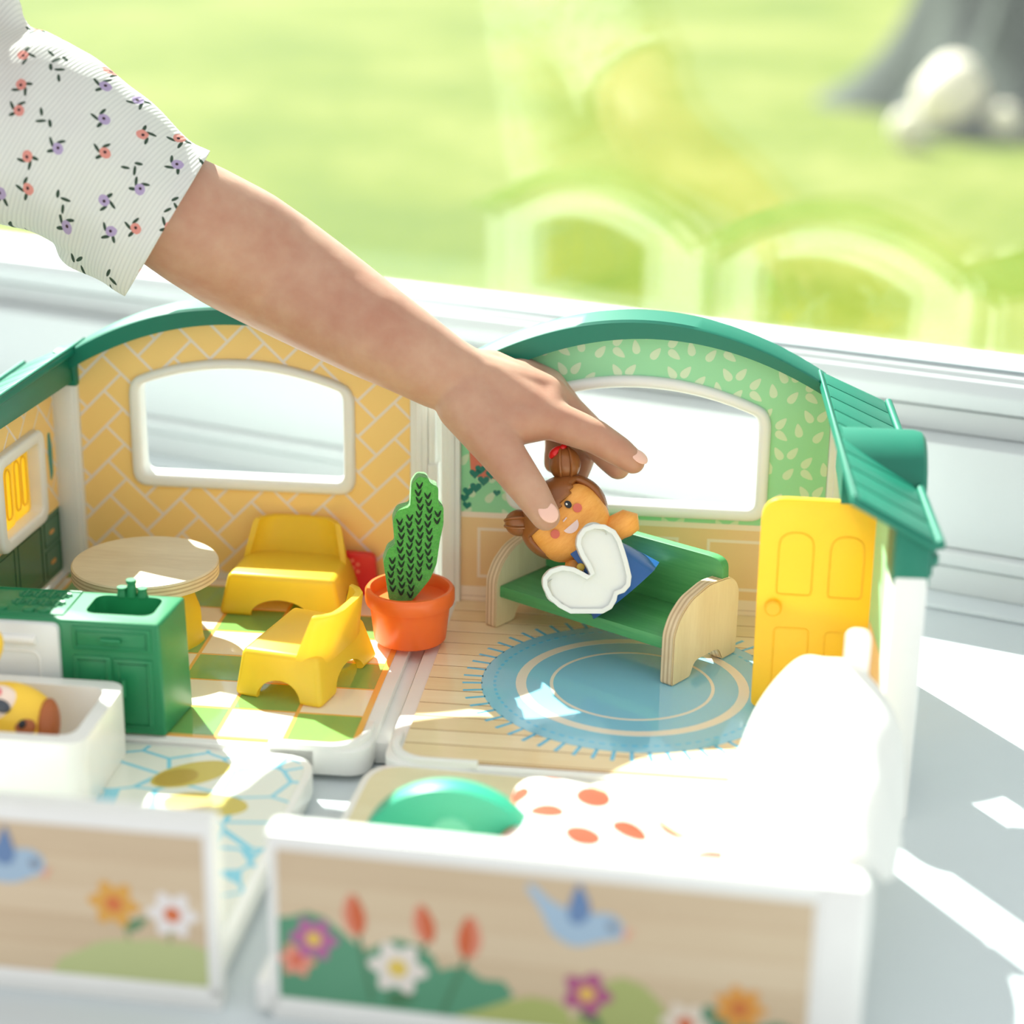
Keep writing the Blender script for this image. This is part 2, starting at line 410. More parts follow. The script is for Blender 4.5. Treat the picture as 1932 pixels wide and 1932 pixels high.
def lip(parent, pts, name='corner_lip'):
    bm = bmesh.new(); n = len(pts); prof = []
    for i, (a, b) in enumerate(pts):
        A = Vector(pts[max(0, i-1)]); B = Vector(pts[min(n-1, i+1)]); t = (B-A).normalized(); nn = Vector((t.y, -t.x))
        prof.append([bm.verts.new((a+nn.x*o, b+nn.y*o, z)) for o, z in ((0, -.9), (0, .22), (.35, .22), (.35, -.9))])
    for A, B in zip(prof, prof[1:]):
        for k in range(4): bm.faces.new((A[k], A[(k+1) % 4], B[(k+1) % 4], B[k]))
    bm.faces.new(prof[0]); bm.faces.new(prof[-1][::-1])
    return fin(bm, name, WHITE, parent, bevel=.07)
lip(hl, [(15.6, -19.1), (17.6, -19.1)]+[(18.2+1.4*math.sin(t), -17.7-1.4*math.cos(t)) for t in [i*math.pi/2/8 for i in range(9)]]+[(19.6, -16.6)])
# left side wall with shuttered window
sw = new('side_wall_frame', None); bpy.data.objects.remove(sw)
SWX, SWR = -.35, R_(-3.0)
def side_l(o): o.location = (SWX*S, 0, 0); o.rotation_euler = (0, 0, SWR); return o
so = rect(-8.6, -2.5, 3.95, 9.1, .9); si = rect(-7.9, -3.2, 4.65, 8.4, .4)
bm = bmesh.new(); plate(bm, [(-18.2, -.1), (.0, -.1), (.0, 11.5), (-18.2, 11.5)], [rect(-8.2, -2.9, 4.3, 8.7)], -.9, -.05, 'x'); side_l(fin(bm, 'side_wall', WHITE, hl))
wpo = [(-17.5, 3.9), (-.25, 3.9), (-.25, 11.4), (-17.5, 11.4)]
bm = bmesh.new(); plate(bm, wpo, [so], -.05, 0, 'x'); swp = side_l(fin(bm, 'side_wall_print', GROUT, hl, smooth=0))
herringbone(swp, wpo, so, 0, .012, axis='x', org=(-4, 6))
CAB = printed('dark_green_cabinet_print', (66, 112, 82), .3, .3); CABL = printed('cabinet_line_print', (44, 84, 60), .4); HND = printed('amber_handle_print', (222, 160, 88), .4)
cabp = side_l(flat('cabinet_print', rect(-17.5, -.12, .25, 3.88), -.05, .01, CAB, hl, 'x'))
for (a, b, c, d) in ((-2.5, -.45, 2.25, 3.6), (-2.5, -.45, .5, 1.95), (-6.0, -3.0, .5, 3.6), (-9.6, -6.5, .5, 3.6)):
    bm = bmesh.new(); tube(bm, [(.015, x, z) for x, z in rect(a, b, c, d)], .035, 4, True); fin(bm, 'cabinet_line', CABL, cabp)
for z in (2.75, 1.05): flat('cabinet_handle', rect(-1.85, -1.2, z, z+.22, .1), .012, .03, HND, cabp, 'x')
side_l(ring_frame('side_window_frame', so, si, -.95, .45, WHITE, hl, 'x', .2))
def shutter(name, y0, y1, z0, z1, x, rot):
    bm = bmesh.new(); plate(bm, rect(y0, y1, z0, z1, .25), (), x, x+.25, 'x'); s = fin(bm, name, YEL, hl, bevel=.06)
    w = y1-y0
    for a in (y0+.18*w, y0+.56*w):
        bm = bmesh.new(); tube(bm, [(x+.26, p, z) for p, z in fillet([(a, z0+.5), (a+.27*w, z0+.5), (a+.27*w, z1-.5), (a, z1-.5)], .45)], .06, 6, True); fin(bm, 'panel_moulding', YEL, s)
    s.location = (SWX*S, 0, 0); s.rotation_euler = (0, 0, SWR+rot); return s
shutter('window_shutter', -5.5, -3.25, 4.7, 8.35, -.55, 0); shutter('window_shutter', -7.85, -5.55, 4.7, 8.35, -.42, 0)
def side_dec(name, poly, col): return side_l(flat(name, poly, .012, .03, printed(name+'_colour', col), hl, 'x'))
side_dec('spatula_print', fillet([(-1.15, 5.6), (-.8, 5.9), (-.75, 7.4), (-.95, 8.3), (-1.2, 8.25), (-1.3, 7.2)], .15), (40, 140, 130))
side_dec('ladle_print', fillet([(-2.1, 5.4), (-1.85, 5.5), (-1.75, 7.6), (-2.05, 7.5)], .12), (206, 84, 48))
# roof over the left wall
def roof(parent, pts, nsl, thick=.35, bead=True, name='roof'):
    # pts: back-inner, front-inner, front-outer, back-outer
    bi, fi, fo, bo = [Vector(p) for p in pts]; nrm = (fi-bi).cross(bo-bi).normalized()
    if nrm.z < 0: nrm = -nrm
    bm = bmesh.new(); hexa(bm, [p-nrm*thick for p in (bi, fi, fo, bo)], [bi, fi, fo, bo])
    rf = fin(bm, name, TEAL, parent, bevel=.08, seg=2)
    for k in range(nsl):
        a, b = (k+.035)/nsl, (k+.965)/nsl
        A0, A1 = bi.lerp(fi, a), bi.lerp(fi, b); B0, B1 = bo.lerp(fo, a), bo.lerp(fo, b)
        q4 = [A0.lerp(B0, .06), A1.lerp(B1, .06), A1.lerp(B1, .93), A0.lerp(B0, .93)]
        bm = bmesh.new(); hexa(bm, [p for p in q4], [p+nrm*.06 for p in q4]); fin(bm, 'roof_slat', TEAL, rf, bevel=.02)
    bm = bmesh.new(); tube(bm, [bo+nrm*.06, fo+nrm*.06], .2, 10); fin(bm, 'eave_bead', TEAL, rf)
    bm = bmesh.new(); tube(bm, [bi+nrm*.03, fi+nrm*.03], .09, 8); fin(bm, 'ridge_bead', TEAL, rf)
    return rf
roof(hl, [(1.25, .9, 12.95), (.35, -18.4, 12.95), (-3.2, -18.4, 11.1), (-2.2, .9, 11.4)], 9)
bm = bmesh.new(); hexa(bm, [(1.0, .6, 10.95), (.1, -18.2, 11.4), (-.2, -18.2, 11.4), (.7, .6, 10.95)], [(1.0, .6, 12.75), (.1, -18.2, 12.75), (-.2, -18.2, 12.75), (.7, .6, 12.75)]); fin(bm, 'roof_fascia', TEAL, hl, bevel=.05)
bm = bmesh.new(); box(bm, -.1, 1.12, -.45, .8, 10.7, 12.6); fin(bm, 'corner_bracket', TEAL, hl, bevel=.12)

# ================= living-room house (right)
hr = thing('dollhouse', FR.p(0, 0, 0), FR.yaw, 'toy house half with leafy green wall, blue rug floor and open yellow door', 'dollhouse')
rin = arch(14.8, .035, 9.6); rout = arch(15.72, .034, 9.0)
wo = win_outline(2.35, 15.72, 5.25, arch(12.69, .036, 9.0), .95); wi = win_outline(3.0, 15.08, 5.9, arch(12.08, .036, 9.0), .5)
bm = bmesh.new(); plate(bm, arch_outline(-.8, 19.5, -.1, lambda u: rin(u)+.35), [win_outline(2.7, 15.4, 5.6, arch(12.35, .036, 9.0), .7)], .05, .85, 'y')
fin(bm, 'back_wall', WHITE, hr)
LEAFG = printed('sage_green_print', (150, 216, 164), .42); LEAFC = printed('pale_leaf_print', (206, 226, 190), .42)
BEI = printed('tan_wainscot_print', (238, 202, 150), .42); BEW = printed('cream_rail_print', (244, 226, 206), .42)
wp_out = arch_outline(.04, 18.6, 4.95, rin)
bm = bmesh.new(); plate(bm, wp_out, [wo], .0, .05, 'y'); wp = fin(bm, 'wall_print', LEAFG, hr, smooth=0)
def leaf(x, z, a, L=.74, W=.38):
    pts = []
    for i in range(14):
        t = 2*math.pi*i/14; px = L*.5*math.cos(t); pz = W*.5*math.sin(t)*(1-.45*math.cos(t))
        pts.append((x+px*math.cos(a)-pz*math.sin(a), z+px*math.sin(a)+pz*math.cos(a)))
    return pts
bm = bmesh.new()
for i in range(-1, 9):
    for j in range(-1, 8):
        ox = i*2.75+(j % 2)*1.37; oz = 4.9+j*2.0
        for (dx, dz, a) in ((-.36, 0, R_(122)), (.36, .05, R_(52)), (1.08, -.42, R_(50)), (1.12, -1.08, R_(-38)), (1.95, -.75, R_(100)), (.2, -1.05, R_(52))):
            p = clip_in(leaf(ox+dx, oz+dz, a), wp_out)
            if len(p) < 3: continue
            for x in clip_out(p, wo):
                if abs(area2(x)) > .01: ngon(bm, x, -.012, 0, 'y')
fin(bm, 'leaf_pattern', LEAFC, wp, smooth=0, kind='stuff')
wn = flat('wainscot_print', rect(.04, 18.6, 0, 4.95), 0, .05, BEI, hr)
flat('wainscot_rail', rect(.04, 18.6, 4.7, 5.0), -.02, 0, BEW, wn); flat('wainscot_baseboard', rect(.04, 18.6, .02, .85), -.02, 0, BEW, wn)
bm = bmesh.new(); box(bm, .04, 18.6, -.024, -.018, .28, .31); fin(bm, 'baseboard_line', printed('line_print', (190, 160, 140)), wn)
for (a, b) in ((.9, 5.7), (6.3, 11.35), (12.8, 18.1)):
    bm = bmesh.new(); plate(bm, rect(a, b, 1.35, 4.15), [rect(a+.16, b-.16, 1.51, 3.99)], -.02, 0); fin(bm, 'wainscot_panel', BEW, wn, smooth=0)
PLR = printed('coral_planter_print', (226, 120, 96)); HRT = printed('deep_teal_heart_print', (28, 124, 108))
pl = flat('planter_print', [(.55, 6.95), (1.95, 6.85), (2.0, 8.4), (.45, 8.4)], -.02, -.012, PLR, hr)
for (x, z, s) in ((.35, 5.35, .24), (.2, 5.75, .26), (.4, 6.1, .3), (.8, 6.35, .32), (1.2, 6.75, .32), (.75, 7.1, .3), (1.05, 7.35, .3), (1.6, 7.1, .3), (1.9, 6.1, .2), (1.5, 7.7, .3)):
    pts = [(x+s*.06*(16*math.sin(t)**3), z+s*.06*(13*math.cos(t)-5*math.cos(2*t)-2*math.cos(3*t)-math.cos(4*t))) for t in [2*math.pi*i/24 for i in range(24)]]
    flat('heart_leaf_print', pts, -.035, -.02, HRT, pl)
ring_frame('window_frame', wo, wi, -.35, .95, WHITE, hr, lip=.25)
for (a, b) in ((-.95, .02), (18.62, 19.6)):
    bm = bmesh.new(); box(bm, a, b, -.28, .9, -.1, 11.6); fin(bm, 'corner_post', WHITE, hr, bevel=.1)
    bm = bmesh.new(); box(bm, a+.3, b-.28, -.36, -.2, .1, 11.2); fin(bm, 'post_rib', WHITE, hr, bevel=.06)
arch_band(hr, rin, rout, -.9, 18.3, .85, -1.5)
floor_base(hr, -.85, 20.4, -.9, 19.15)
PLK = [wood('pale_plank_print_%d' % k, c, d, 20, (.6, 8, 1), .10) for k, (c, d) in enumerate((((242, 220, 178), (234, 208, 164)), ((238, 214, 170), (230, 202, 156)), ((244, 224, 186), (236, 212, 170))))]
PLL = printed('plank_gap_print', (150, 104, 68), .2, .5)
lim = fillet([(-.15, -18.75), (20.2, -18.75), (20.2, -.03), (-.15, -.03)], {0: 1.1})
bm = bmesh.new(); plate(bm, lim, (), -.06, 0, 'z'); fp = fin(bm, 'floor_print', PLL, hr, smooth=0)
for k in range(14):
    a, b = .03+1.43*k, .03+1.43*(k+1)-.085
    p = clip_in([(-.2, -b), (20.2, -b), (20.2, -a), (-.2, -a)], lim)
    if len(p) < 3: continue
    bm = bmesh.new(); ngon(bm, p, 0, .012, 'z'); o = fin(bm, 'plank', PLK[k % 3], fp, smooth=0)
RUG = printed('soft_blue_rug_print', (140, 200, 222), .10, .8); RUGD = printed('bright_blue_dash_print', (100, 190, 226), .12, .6); RUGC = printed('cream_ring_print', (240, 226, 206), .12, .6)
rug = flat('rug_print', circ(9.6, -9.55, 7.2, 72), .012, .02, RUG, hr, 'z')
for (a, b, nm, m) in ((5.55, 5.05, 'rug_ring', RUGC), (3.92, 3.76, 'rug_ring', RUGC)):
    bm = bmesh.new(); plate(bm, circ(9.6, -9.55, a, 64), [circ(9.6, -9.55, b, 64)], .02, .026, 'z'); fin(bm, nm, m, rug, smooth=0)
bm = bmesh.new()
for k in range(58):
    t = 2*math.pi*k/58; c, s = math.cos(t), math.sin(t); w = .09
    ngon(bm, [(9.6+7.15*c-w*s, -9.55+7.15*s+w*c), (9.6+7.15*c+w*s, -9.55+7.15*s-w*c), (9.6+8.1*c+w*s, -9.55+8.1*s-w*c), (9.6+8.1*c-w*s, -9.55+8.1*s+w*c)], .013, .02, 'z')
fin(bm, 'rug_fringe', RUGD, rug, smooth=0)
bm = bmesh.new()
for k in range(84):
    t = 2*math.pi*k/84; c, s = math.cos(t), math.sin(t); w = .13; r0, r1 = 6.48, 6.62
    ngon(bm, [(9.6+r0*c-w*s, -9.55+r0*s+w*c), (9.6+r0*c+w*s, -9.55+r0*s-w*c), (9.6+r1*c+w*s, -9.55+r1*s-w*c), (9.6+r1*c-w*s, -9.55+r1*s+w*c)], .02, .026, 'z')
fin(bm, 'rug_dash_ring', RUGD, rug, smooth=0)
lip(hr, [(-.3, -16.3)]+[(1.1-1.4*math.cos(t), -17.4-1.4*math.sin(t)) for t in [i*math.pi/2/8 for i in range(9)]]+[(3.4, -18.8)])
# right side wall with the door opening
RWX, RWR = 19.65, R_(2.9)
def side_r(o): o.location = (RWX*S, 0, 0); o.rotation_euler = (0, 0, RWR); return o
ol = [(-18.0, -.1), (-11.1, -.1), (-11.1, 9.3)]+[(-8.45-2.65*math.cos(t), 9.3+1.1*math.sin(t)) for t in [i*math.pi/8 for i in range(1, 8)]]+[(-5.8, 9.3), (-5.8, -.1), (0, -.1), (0, 11.7), (-18.0, 11.7)]
bm = bmesh.new(); plate(bm, ol, (), .05, 1.2, 'x')
for v in bm.verts:
    if v.co.z > 11: v.co.z = 11.95-.55*v.co.x
side_r(fin(bm, 'side_wall', WHITE, hr))
side_r(flat('side_wall_print', [(-16.2, .1), (-11.6, .1), (-11.6, 9.9), (-16.2, 11.5)], .0, .05, LEAFG, hr, 'x'))
side_r(flat('side_wall_print', [(-5.4, 5.0), (-.3, 5.0), (-.3, 11.5), (-5.4, 11.5)], .0, .05, LEAFG, hr, 'x'))
side_r(flat('side_wainscot_print', [(-5.4, .1), (-.3, .1), (-.3, 5.0), (-5.4, 5.0)], .0, .05, BEI, hr, 'x'))
side_r(flat('side_wainscot_print', [(-16.2, .1), (-12.0, .1), (-12.0, 5.0), (-16.2, 5.0)], -.02, .03, BEI, hr, 'x'))
bm = bmesh.new(); box(bm, -.05, 1.35, -18.4, -16.2, -1.6, 9.6); side_r(fin(bm, 'front_column', WHITE, hr, bevel=.15))
bm = bmesh.new(); box(bm, -.1, 1.4, -18.35, -16.0, 9.1, 12.5)
for v in bm.verts:
    if v.co.z > 11: v.co.z = 11.7-.55*v.co.x
side_r(fin(bm, 'column_collar', TEAL, hr, bevel=.15))
bm = bmesh.new(); box(bm, 1.35, 2.0, -13.6, -12.4, -1.6, .3); side_r(fin(bm, 'base_foot', WHITE, hr, bevel=.15))
rr = roof(hr, [(17.95, .9, 13.0), (18.7, -18.5, 13.0), (22.25, -18.5, 11.1), (21.4, .9, 11.5)], 9)
bm = bmesh.new(); n = 28; Rr = 2.65
prof = [[bm.verts.new((u, -9.2+r*math.cos(math.pi*i/n), 10.45+r*math.sin(math.pi*i/n))) for i in range(n+1)] for u, r in ((18.6, Rr), (21.8, Rr), (22.15, Rr-.08), (22.32, Rr-.3))]
for A, B in zip(prof, prof[1:]):
    for i in range(n): bm.faces.new((A[i], A[i+1], B[i+1], B[i]))
bm.faces.new(prof[-1]); bm.faces.new(prof[0])
for A, B in zip(prof, prof[1:]): bm.faces.new((A[0], A[n], B[n], B[0]))
fin(bm, 'dormer_canopy', TEAL, hr, smooth=30)
bm = bmesh.new(); box(bm, 21.5, 22.1, -17.9, -17.0, 9.5, 11.0); lathe_solid(bm, [(.42, 9.9), (.42, 10.35)], 16, 21.95, -17.4); fin(bm, 'roof_clip', TEAL, hr, bevel=.06)
bm = bmesh.new(); plate(bm, fillet([(15.2, .08), (20.35, .08), (20.35, 10.3), (15.2, 10.35)], {0: .35, 2: .3, 3: 1.1}), (), -11.2, -10.85, 'y')
dr = fin(bm, 'door', YELD, hr, bevel=.1, seg=3)
for (a, b, c, d, r) in ((16.05, 17.6, 5.75, 8.75, .75), (18.35, 19.85, 5.7, 8.65, .75), (16.05, 17.6, .9, 4.1, .25), (18.35, 19.85, .9, 4.0, .25)):
    bm = bmesh.new(); tube(bm, [(x, -11.21, z) for x, z in fillet([(a, c), (b, c), (b, d), (a, d)], {0: .2, 1: .2, 2: r, 3: r})], .04, 6, True); fin(bm, 'door_moulding', YELD, dr)
bm = bmesh.new(); lathe_solid(bm, [(.38, 0), (.38, .22), (.3, .3), (.12, .32)], 24); fin(bm, 'knob', YELD, dr, (15.95, -11.2, 5.1), (R_(90), 0, 0))
bm = bmesh.new(); box(bm, 20.3, 20.75, -11.25, -10.75, -.05, 10.4); fin(bm, 'door_hinge_post', WHITE, hr, bevel=.08)

# ================= front trays
def tray(fr, label, u0, u1, wall0, wall1, name='toy_tray'):
    t = thing(name, fr.p(0, 0, 0), fr.yaw, label, 'toy tray'); return t
def deco(par, name, poly, col, d=.05, conv=False):
    return flat(name, poly, -.03-d*.3, -.02-d*.2, printed(name+'_%d_%d_%d' % col, col, .4), par)
def flower(par, x, z, r, col, ccol, lobes=6, ph=0., d=.05):
    pts = [(x+r*(.84+.16*math.cos(lobes*t+ph))*math.cos(t), z+r*(.84+.16*math.cos(lobes*t+ph))*math.sin(t)) for t in [2*math.pi*i/72 for i in range(72)]]
    f = deco(par, 'flower_print', pts, col, d); flat('flower_centre', circ(x, z, r*.32, 24), -.045-d*.3, -.03-d*.3, printed('flower_centre_%d_%d_%d' % ccol, ccol), f); return f
def tulip(par, x, z, h, tilt, a, b, d=.05):
    def tr(p): return [(x+px*math.cos(tilt)-pz*math.sin(tilt), z+px*math.sin(tilt)+pz*math.cos(tilt)) for px, pz in p]
    o = [(.52*h*math.sin(t)*(1 if math.cos(t) < 0 else (1-.35*math.cos(t))), h*math.cos(t)) for t in [2*math.pi*i/30 for i in range(30)]]
    f = deco(par, 'tulip_print', tr(o), a, d)
    s = -1 if tilt < .1 else 1
    flat('tulip_petal', tr([(px*.62+s*.14*h, pz*.96) for px, pz in o]), -.05-d*.3, -.03-d*.3, printed('tulip_petal_%d_%d_%d' % b, b), f); return f
PEB = None
def plank_front(t, u0, u1, z0, z1, n, mats, gapm):
    g = flat('front_print', rect(u0, u1, z0, z1), -.015, .0, gapm, t)
    h = (z1-z0)/n
    for k in range(n):
        bm = bmesh.new(); box(bm, u0, u1, -.03, -.015, z0+k*h+.02, z0+(k+1)*h-.02); fin(bm, 'plank', mats[k % len(mats)], g, smooth=0)
FPL = [wood('front_plank_print_%d' % k, c, d, 14, (.5, 8, 6), .4) for k, (c, d) in enumerate((((212, 192, 160), (204, 180, 148)), ((208, 186, 154), (198, 174, 142)), ((216, 196, 166), (206, 184, 152))))]
FPG = printed('front_plank_gap_print', (206, 176, 142), .4)
# right tray (bedroom)
tr_ = tray(FRT, 'cream floored toy tray with tulip and bird front wall', 0, 0, 0, 0)
bm = bmesh.new(); plate(bm, fillet([(-.6, 0), (20.2, 0), (20.2, 17.7), (-.6, 17.7)], {2: 1.6, 3: 1.9}), (), .3, 1.48, 'z'); fin(bm, 'tray_base', WHITE, tr_, bevel=.12)
CRM = wood('cream_bedroom_floor_print', (232, 222, 186), (224, 212, 172), 10, (1, 6, 1), .22)
bm = bmesh.new(); plate(bm, fillet([(-.25, .9), (19.5, .9), (19.5, 17.35), (-.25, 17.35)], {2: 1.4, 3: 1.7}), (), 1.48, 1.52, 'z'); fin(bm, 'tray_floor_print', CRM, tr_, smooth=0)
bm = bmesh.new()
for k in range(5): box(bm, 2.0+.0*k, 4.2, 13.6+.42*k, 13.75+.42*k, 1.52, 1.535)
fin(bm, 'stripe_print', printed('salmon_stripe_print', (238, 150, 130)), tr_, smooth=0)
bm = bmesh.new(); plate(bm, fillet([(0, 0), (20.5, 0), (20.5, 7.65), (0, 7.65)], {2: .5, 3: .25}), (), 0, .85, 'y'); fin(bm, 'front_wall', WHITE, tr_, bevel=.16, seg=3)
bm = bmesh.new(); box(bm, .02, 18.9, -.1, .02, 6.95, 7.6); box(bm, .02, .3, -.1, .02, .6, 7.0); box(bm, .02, 18.9, -.1, .02, .3, .95); fin(bm, 'front_rim', WHITE, tr_, bevel=.05)
bm = bmesh.new(); box(bm, 18.75, 20.55, -.12, .9, 0, 7.68); fin(bm, 'front_corner', WHITE, tr_, bevel=.35, seg=4)
bm = bmesh.new(); box(bm, 19.65, 20.4, .6, 17.4, 1.5, 7.65); fin(bm, 'tray_side_wall', WHITE, tr_, bevel=.3, seg=4)
plank_front(tr_, .3, 18.75, .95, 6.95, 5, FPL, FPG)
dg_, lg_ = (84, 146, 112), (170, 178, 104)
deco(tr_, 'bush_print', [(.3, .96), (7.2, .96), (8.2, 1.6), (8.76, 2.1), (8.38, 2.63), (7.63, 2.6), (7.1, 3.0), (6.5, 2.95), (6.13, 2.77), (5.9, 3.3), (5.4, 3.65), (4.62, 3.85), (4.05, 3.6), (3.47, 3.2), (2.9, 3.64), (2.5, 4.0), (2.0, 4.4), (1.39, 4.55), (.8, 4.3), (.3, 4.2)], dg_, .02)
deco(tr_, 'bush_print', [(6.6, .96), (10.8, .96), (10.7, 1.7), (10.2, 2.05), (9.4, 2.12), (8.6, 1.9), (7.6, 1.4)], lg_, .025)
deco(tr_, 'bush_print', [(10.6, .96), (14.6, .96), (14.2, 1.8), (13.8, 2.5), (13.2, 3.1), (12.5, 3.3), (11.9, 3.0), (11.2, 2.0)], (168, 176, 108), .02)
deco(tr_, 'bush_print', [(13.8, .96), (18.75, .96), (18.75, 1.9), (17.8, 2.2), (17.0, 1.9), (16.2, 2.3), (15.4, 2.6), (14.6, 1.7)], (82, 134, 104), .022)
for (x, z, x2, z2) in ((3.2, 3.8, 3.7, 1.2), (5.7, 3.9, 5.3, 3.2), (7.1, 3.5, 6.2, 1.0), (11.4, 2.0, 11.9, 1.0)):
    deco(tr_, 'stem_print', [(x-.09, z), (x2-.09, z2), (x2+.09, z2), (x+.09, z)], (72, 122, 86), .03)
deco(tr_, 'leaf_print', leaf(4.75, 1.45, .2, 1.1, .5), (66, 116, 76), .035); deco(tr_, 'leaf_print', leaf(11.5, 1.5, -.6, 1.0, .42), (72, 118, 72), .035)
flower(tr_, .95, 2.55, .72, (224, 146, 124), (216, 104, 74), 6, .4, .05); flower(tr_, 1.6, 3.48, .9, (176, 98, 148), (222, 186, 84), 6, .1, .06)
flower(tr_, 4.62, 2.68, 1.1, (226, 216, 206), (220, 190, 82), 6, .5, .06); flower(tr_, 11.29, 2.5, .92, (172, 88, 128), (224, 182, 88), 5, .3, .06)
flower(tr_, 14.7, 1.75, .9, (222, 208, 190), (206, 104, 62), 6, .2, .06); flower(tr_, 16.5, 2.6, .92, (214, 148, 62), (198, 110, 52), 7, .0, .055)
tulip(tr_, 3.07, 4.62, .82, .12, (216, 138, 112), (202, 96, 52), .05); tulip(tr_, 5.56, 4.56, .76, .2, (216, 138, 112), (202, 96, 52), .05); tulip(tr_, 7.17, 4.21, .84, -.08, (216, 138, 112), (202, 96, 52), .05)
def bird(par, body, wing, beak, eye, bk):
    b = deco(par, 'bird_print', fillet(body, .25), (160, 184, 204), .05)
    flat('wing_print', fillet(wing, .2), -.07, -.045, printed('blue_wing_print', (98, 128, 170)), b)
    flat('beak_print', beak, -.06, -.03, printed('beak_print_%d' % bk[0], bk), b); flat('eye_print', circ(eye[0], eye[1], .2), -.07, -.045, printed('bird_eye_print', (130, 140, 156)), b)
bird(tr_, [(9.07, 6.48), (9.34, 6.61), (9.99, 5.97), (10.63, 5.74), (11.44, 5.69), (12.07, 5.76), (12.44, 5.44), (12.55, 4.94), (12.19, 4.75), (11.65, 4.62), (11.11, 4.35), (10.66, 4.33), (10.01, 4.73), (9.63, 5.62)],
     [(10.93, 6.85), (11.29, 6.12), (11.35, 5.62), (11.0, 5.16), (10.58, 5.32), (10.62, 6.04)], [(12.45, 5.2), (12.85, 5.15), (12.5, 4.7)], (12.1, 5.24), (222, 160, 136))
# left tray (bathroom)
tl_ = tray(FLT, 'blue pebble floored toy tray with orange flower front wall', 0, 0, 0, 0)
bm = bmesh.new(); plate(bm, fillet([(-21, 0), (.0, 0), (-.15, 17.6), (-21, 17.6)], {2: 1.8}), (), .3, 1.48, 'z'); fin(bm, 'tray_base', WHITE, tl_, bevel=.12)
q = N('blue_pebble_print'); vo = q.n('TexVoronoi', feature='DISTANCE_TO_EDGE'); mp = q.n('Mapping'); q.l(q.co(), mp.inputs[0]); mp.inputs['Scale'].default_value = (42, 52, 0)
q.l(mp.outputs[0], vo.inputs['Vector']); vo.inputs['Scale'].default_value = 1; vo.inputs['Randomness'].default_value = .85
cc = q.mix(q.math('LESS_THAN', vo.outputs['Distance'], .04), lin((232, 234, 222))+(1,), lin((140, 210, 228))+(1,)); q.l(cc, q.b.inputs['Base Color']); q.b.inputs['Roughness'].default_value = .16; PEB = q.m
bm = bmesh.new(); plate(bm, fillet([(-20.6, .9), (-.35, .9), (-.5, 17.25), (-20.6, 17.25)], {2: 1.6}), (), 1.48, 1.52, 'z'); fin(bm, 'tray_floor_print', PEB, tl_, smooth=0)
for (x, y, a) in ((-5.25, 14.9, R_(40)), (-3.85, 12.35, R_(-2))):
    s = flat('slipper_print', circ(x, y, 1.85, 32, 1.0, a), 1.52, 1.53, printed('mustard_slipper_print', (208, 190, 96), .3), tl_, 'z')
    flat('slipper_toe_print', circ(x-.7*math.cos(a), y-.7*math.sin(a), 1.0, 28, .72, a), 1.53, 1.54, printed('dark_mustard_print', (186, 158, 72), .3), s, 'z')
bm = bmesh.new(); plate(bm, fillet([(-21, 0), (.35, 0), (.35, 7.7), (-21, 7.7)], {2: .3}), (), 0, .85, 'y'); fin(bm, 'front_wall', WHITE, tl_, bevel=.16, seg=3)
bm = bmesh.new(); box(bm, -20.9, .33, -.1, .02, 7.05, 7.65); box(bm, -.05, .33, -.1, .02, .6, 7.1); box(bm, -20.9, .33, -.1, .02, .3, .95); fin(bm, 'front_rim', WHITE, tl_, bevel=.05)
plank_front(tl_, -20.5, -.05, .95, 7.05, 5, FPL, FPG)
deco(tl_, 'bush_print', [(-5.98, .96), (-.06, .96), (-.06, 2.5), (-.5, 2.62), (-.88, 2.72), (-1.4, 2.62), (-2.06, 2.72), (-2.7, 2.6), (-3.26, 2.58), (-3.8, 2.5), (-4.28, 2.33), (-4.91, 1.95), (-5.64, 1.55)], (184, 192, 134), .02)
for (x, z, x2, z2) in ((-3.2, 3.5, -2.95, 2.5), (-1.4, 3.2, -1.45, 2.6)): deco(tl_, 'stem_print', [(x-.07, z), (x2-.07, z2), (x2+.07, z2), (x+.07, z)], (150, 160, 110), .015)
deco(tl_, 'leaf_print', leaf(-2.65, 3.3, .6, 1.0, .42), (96, 136, 96), .035)
flower(tl_, -3.47, 4.04, .98, (216, 160, 70), (208, 112, 56), 6, .6, .05); flower(tl_, -1.3, 3.82, .98, (230, 224, 220), (210, 110, 60), 6, .2, .05)
bird(tl_, [(-9.4, 6.6), (-9.1, 6.7), (-8.5, 6.1), (-7.64, 5.86), (-7.03, 5.92), (-6.43, 5.98), (-5.96, 5.64), (-6.0, 5.06), (-6.62, 4.78), (-7.14, 4.51), (-7.9, 4.5), (-8.6, 4.9)],
     [(-7.36, 6.9), (-7.05, 5.81), (-7.15, 5.35), (-7.6, 5.2), (-7.96, 5.61)], [(-6.1, 5.1), (-5.72, 5.3), (-6.02, 4.73)], (-6.35, 5.39), (222, 196, 140))

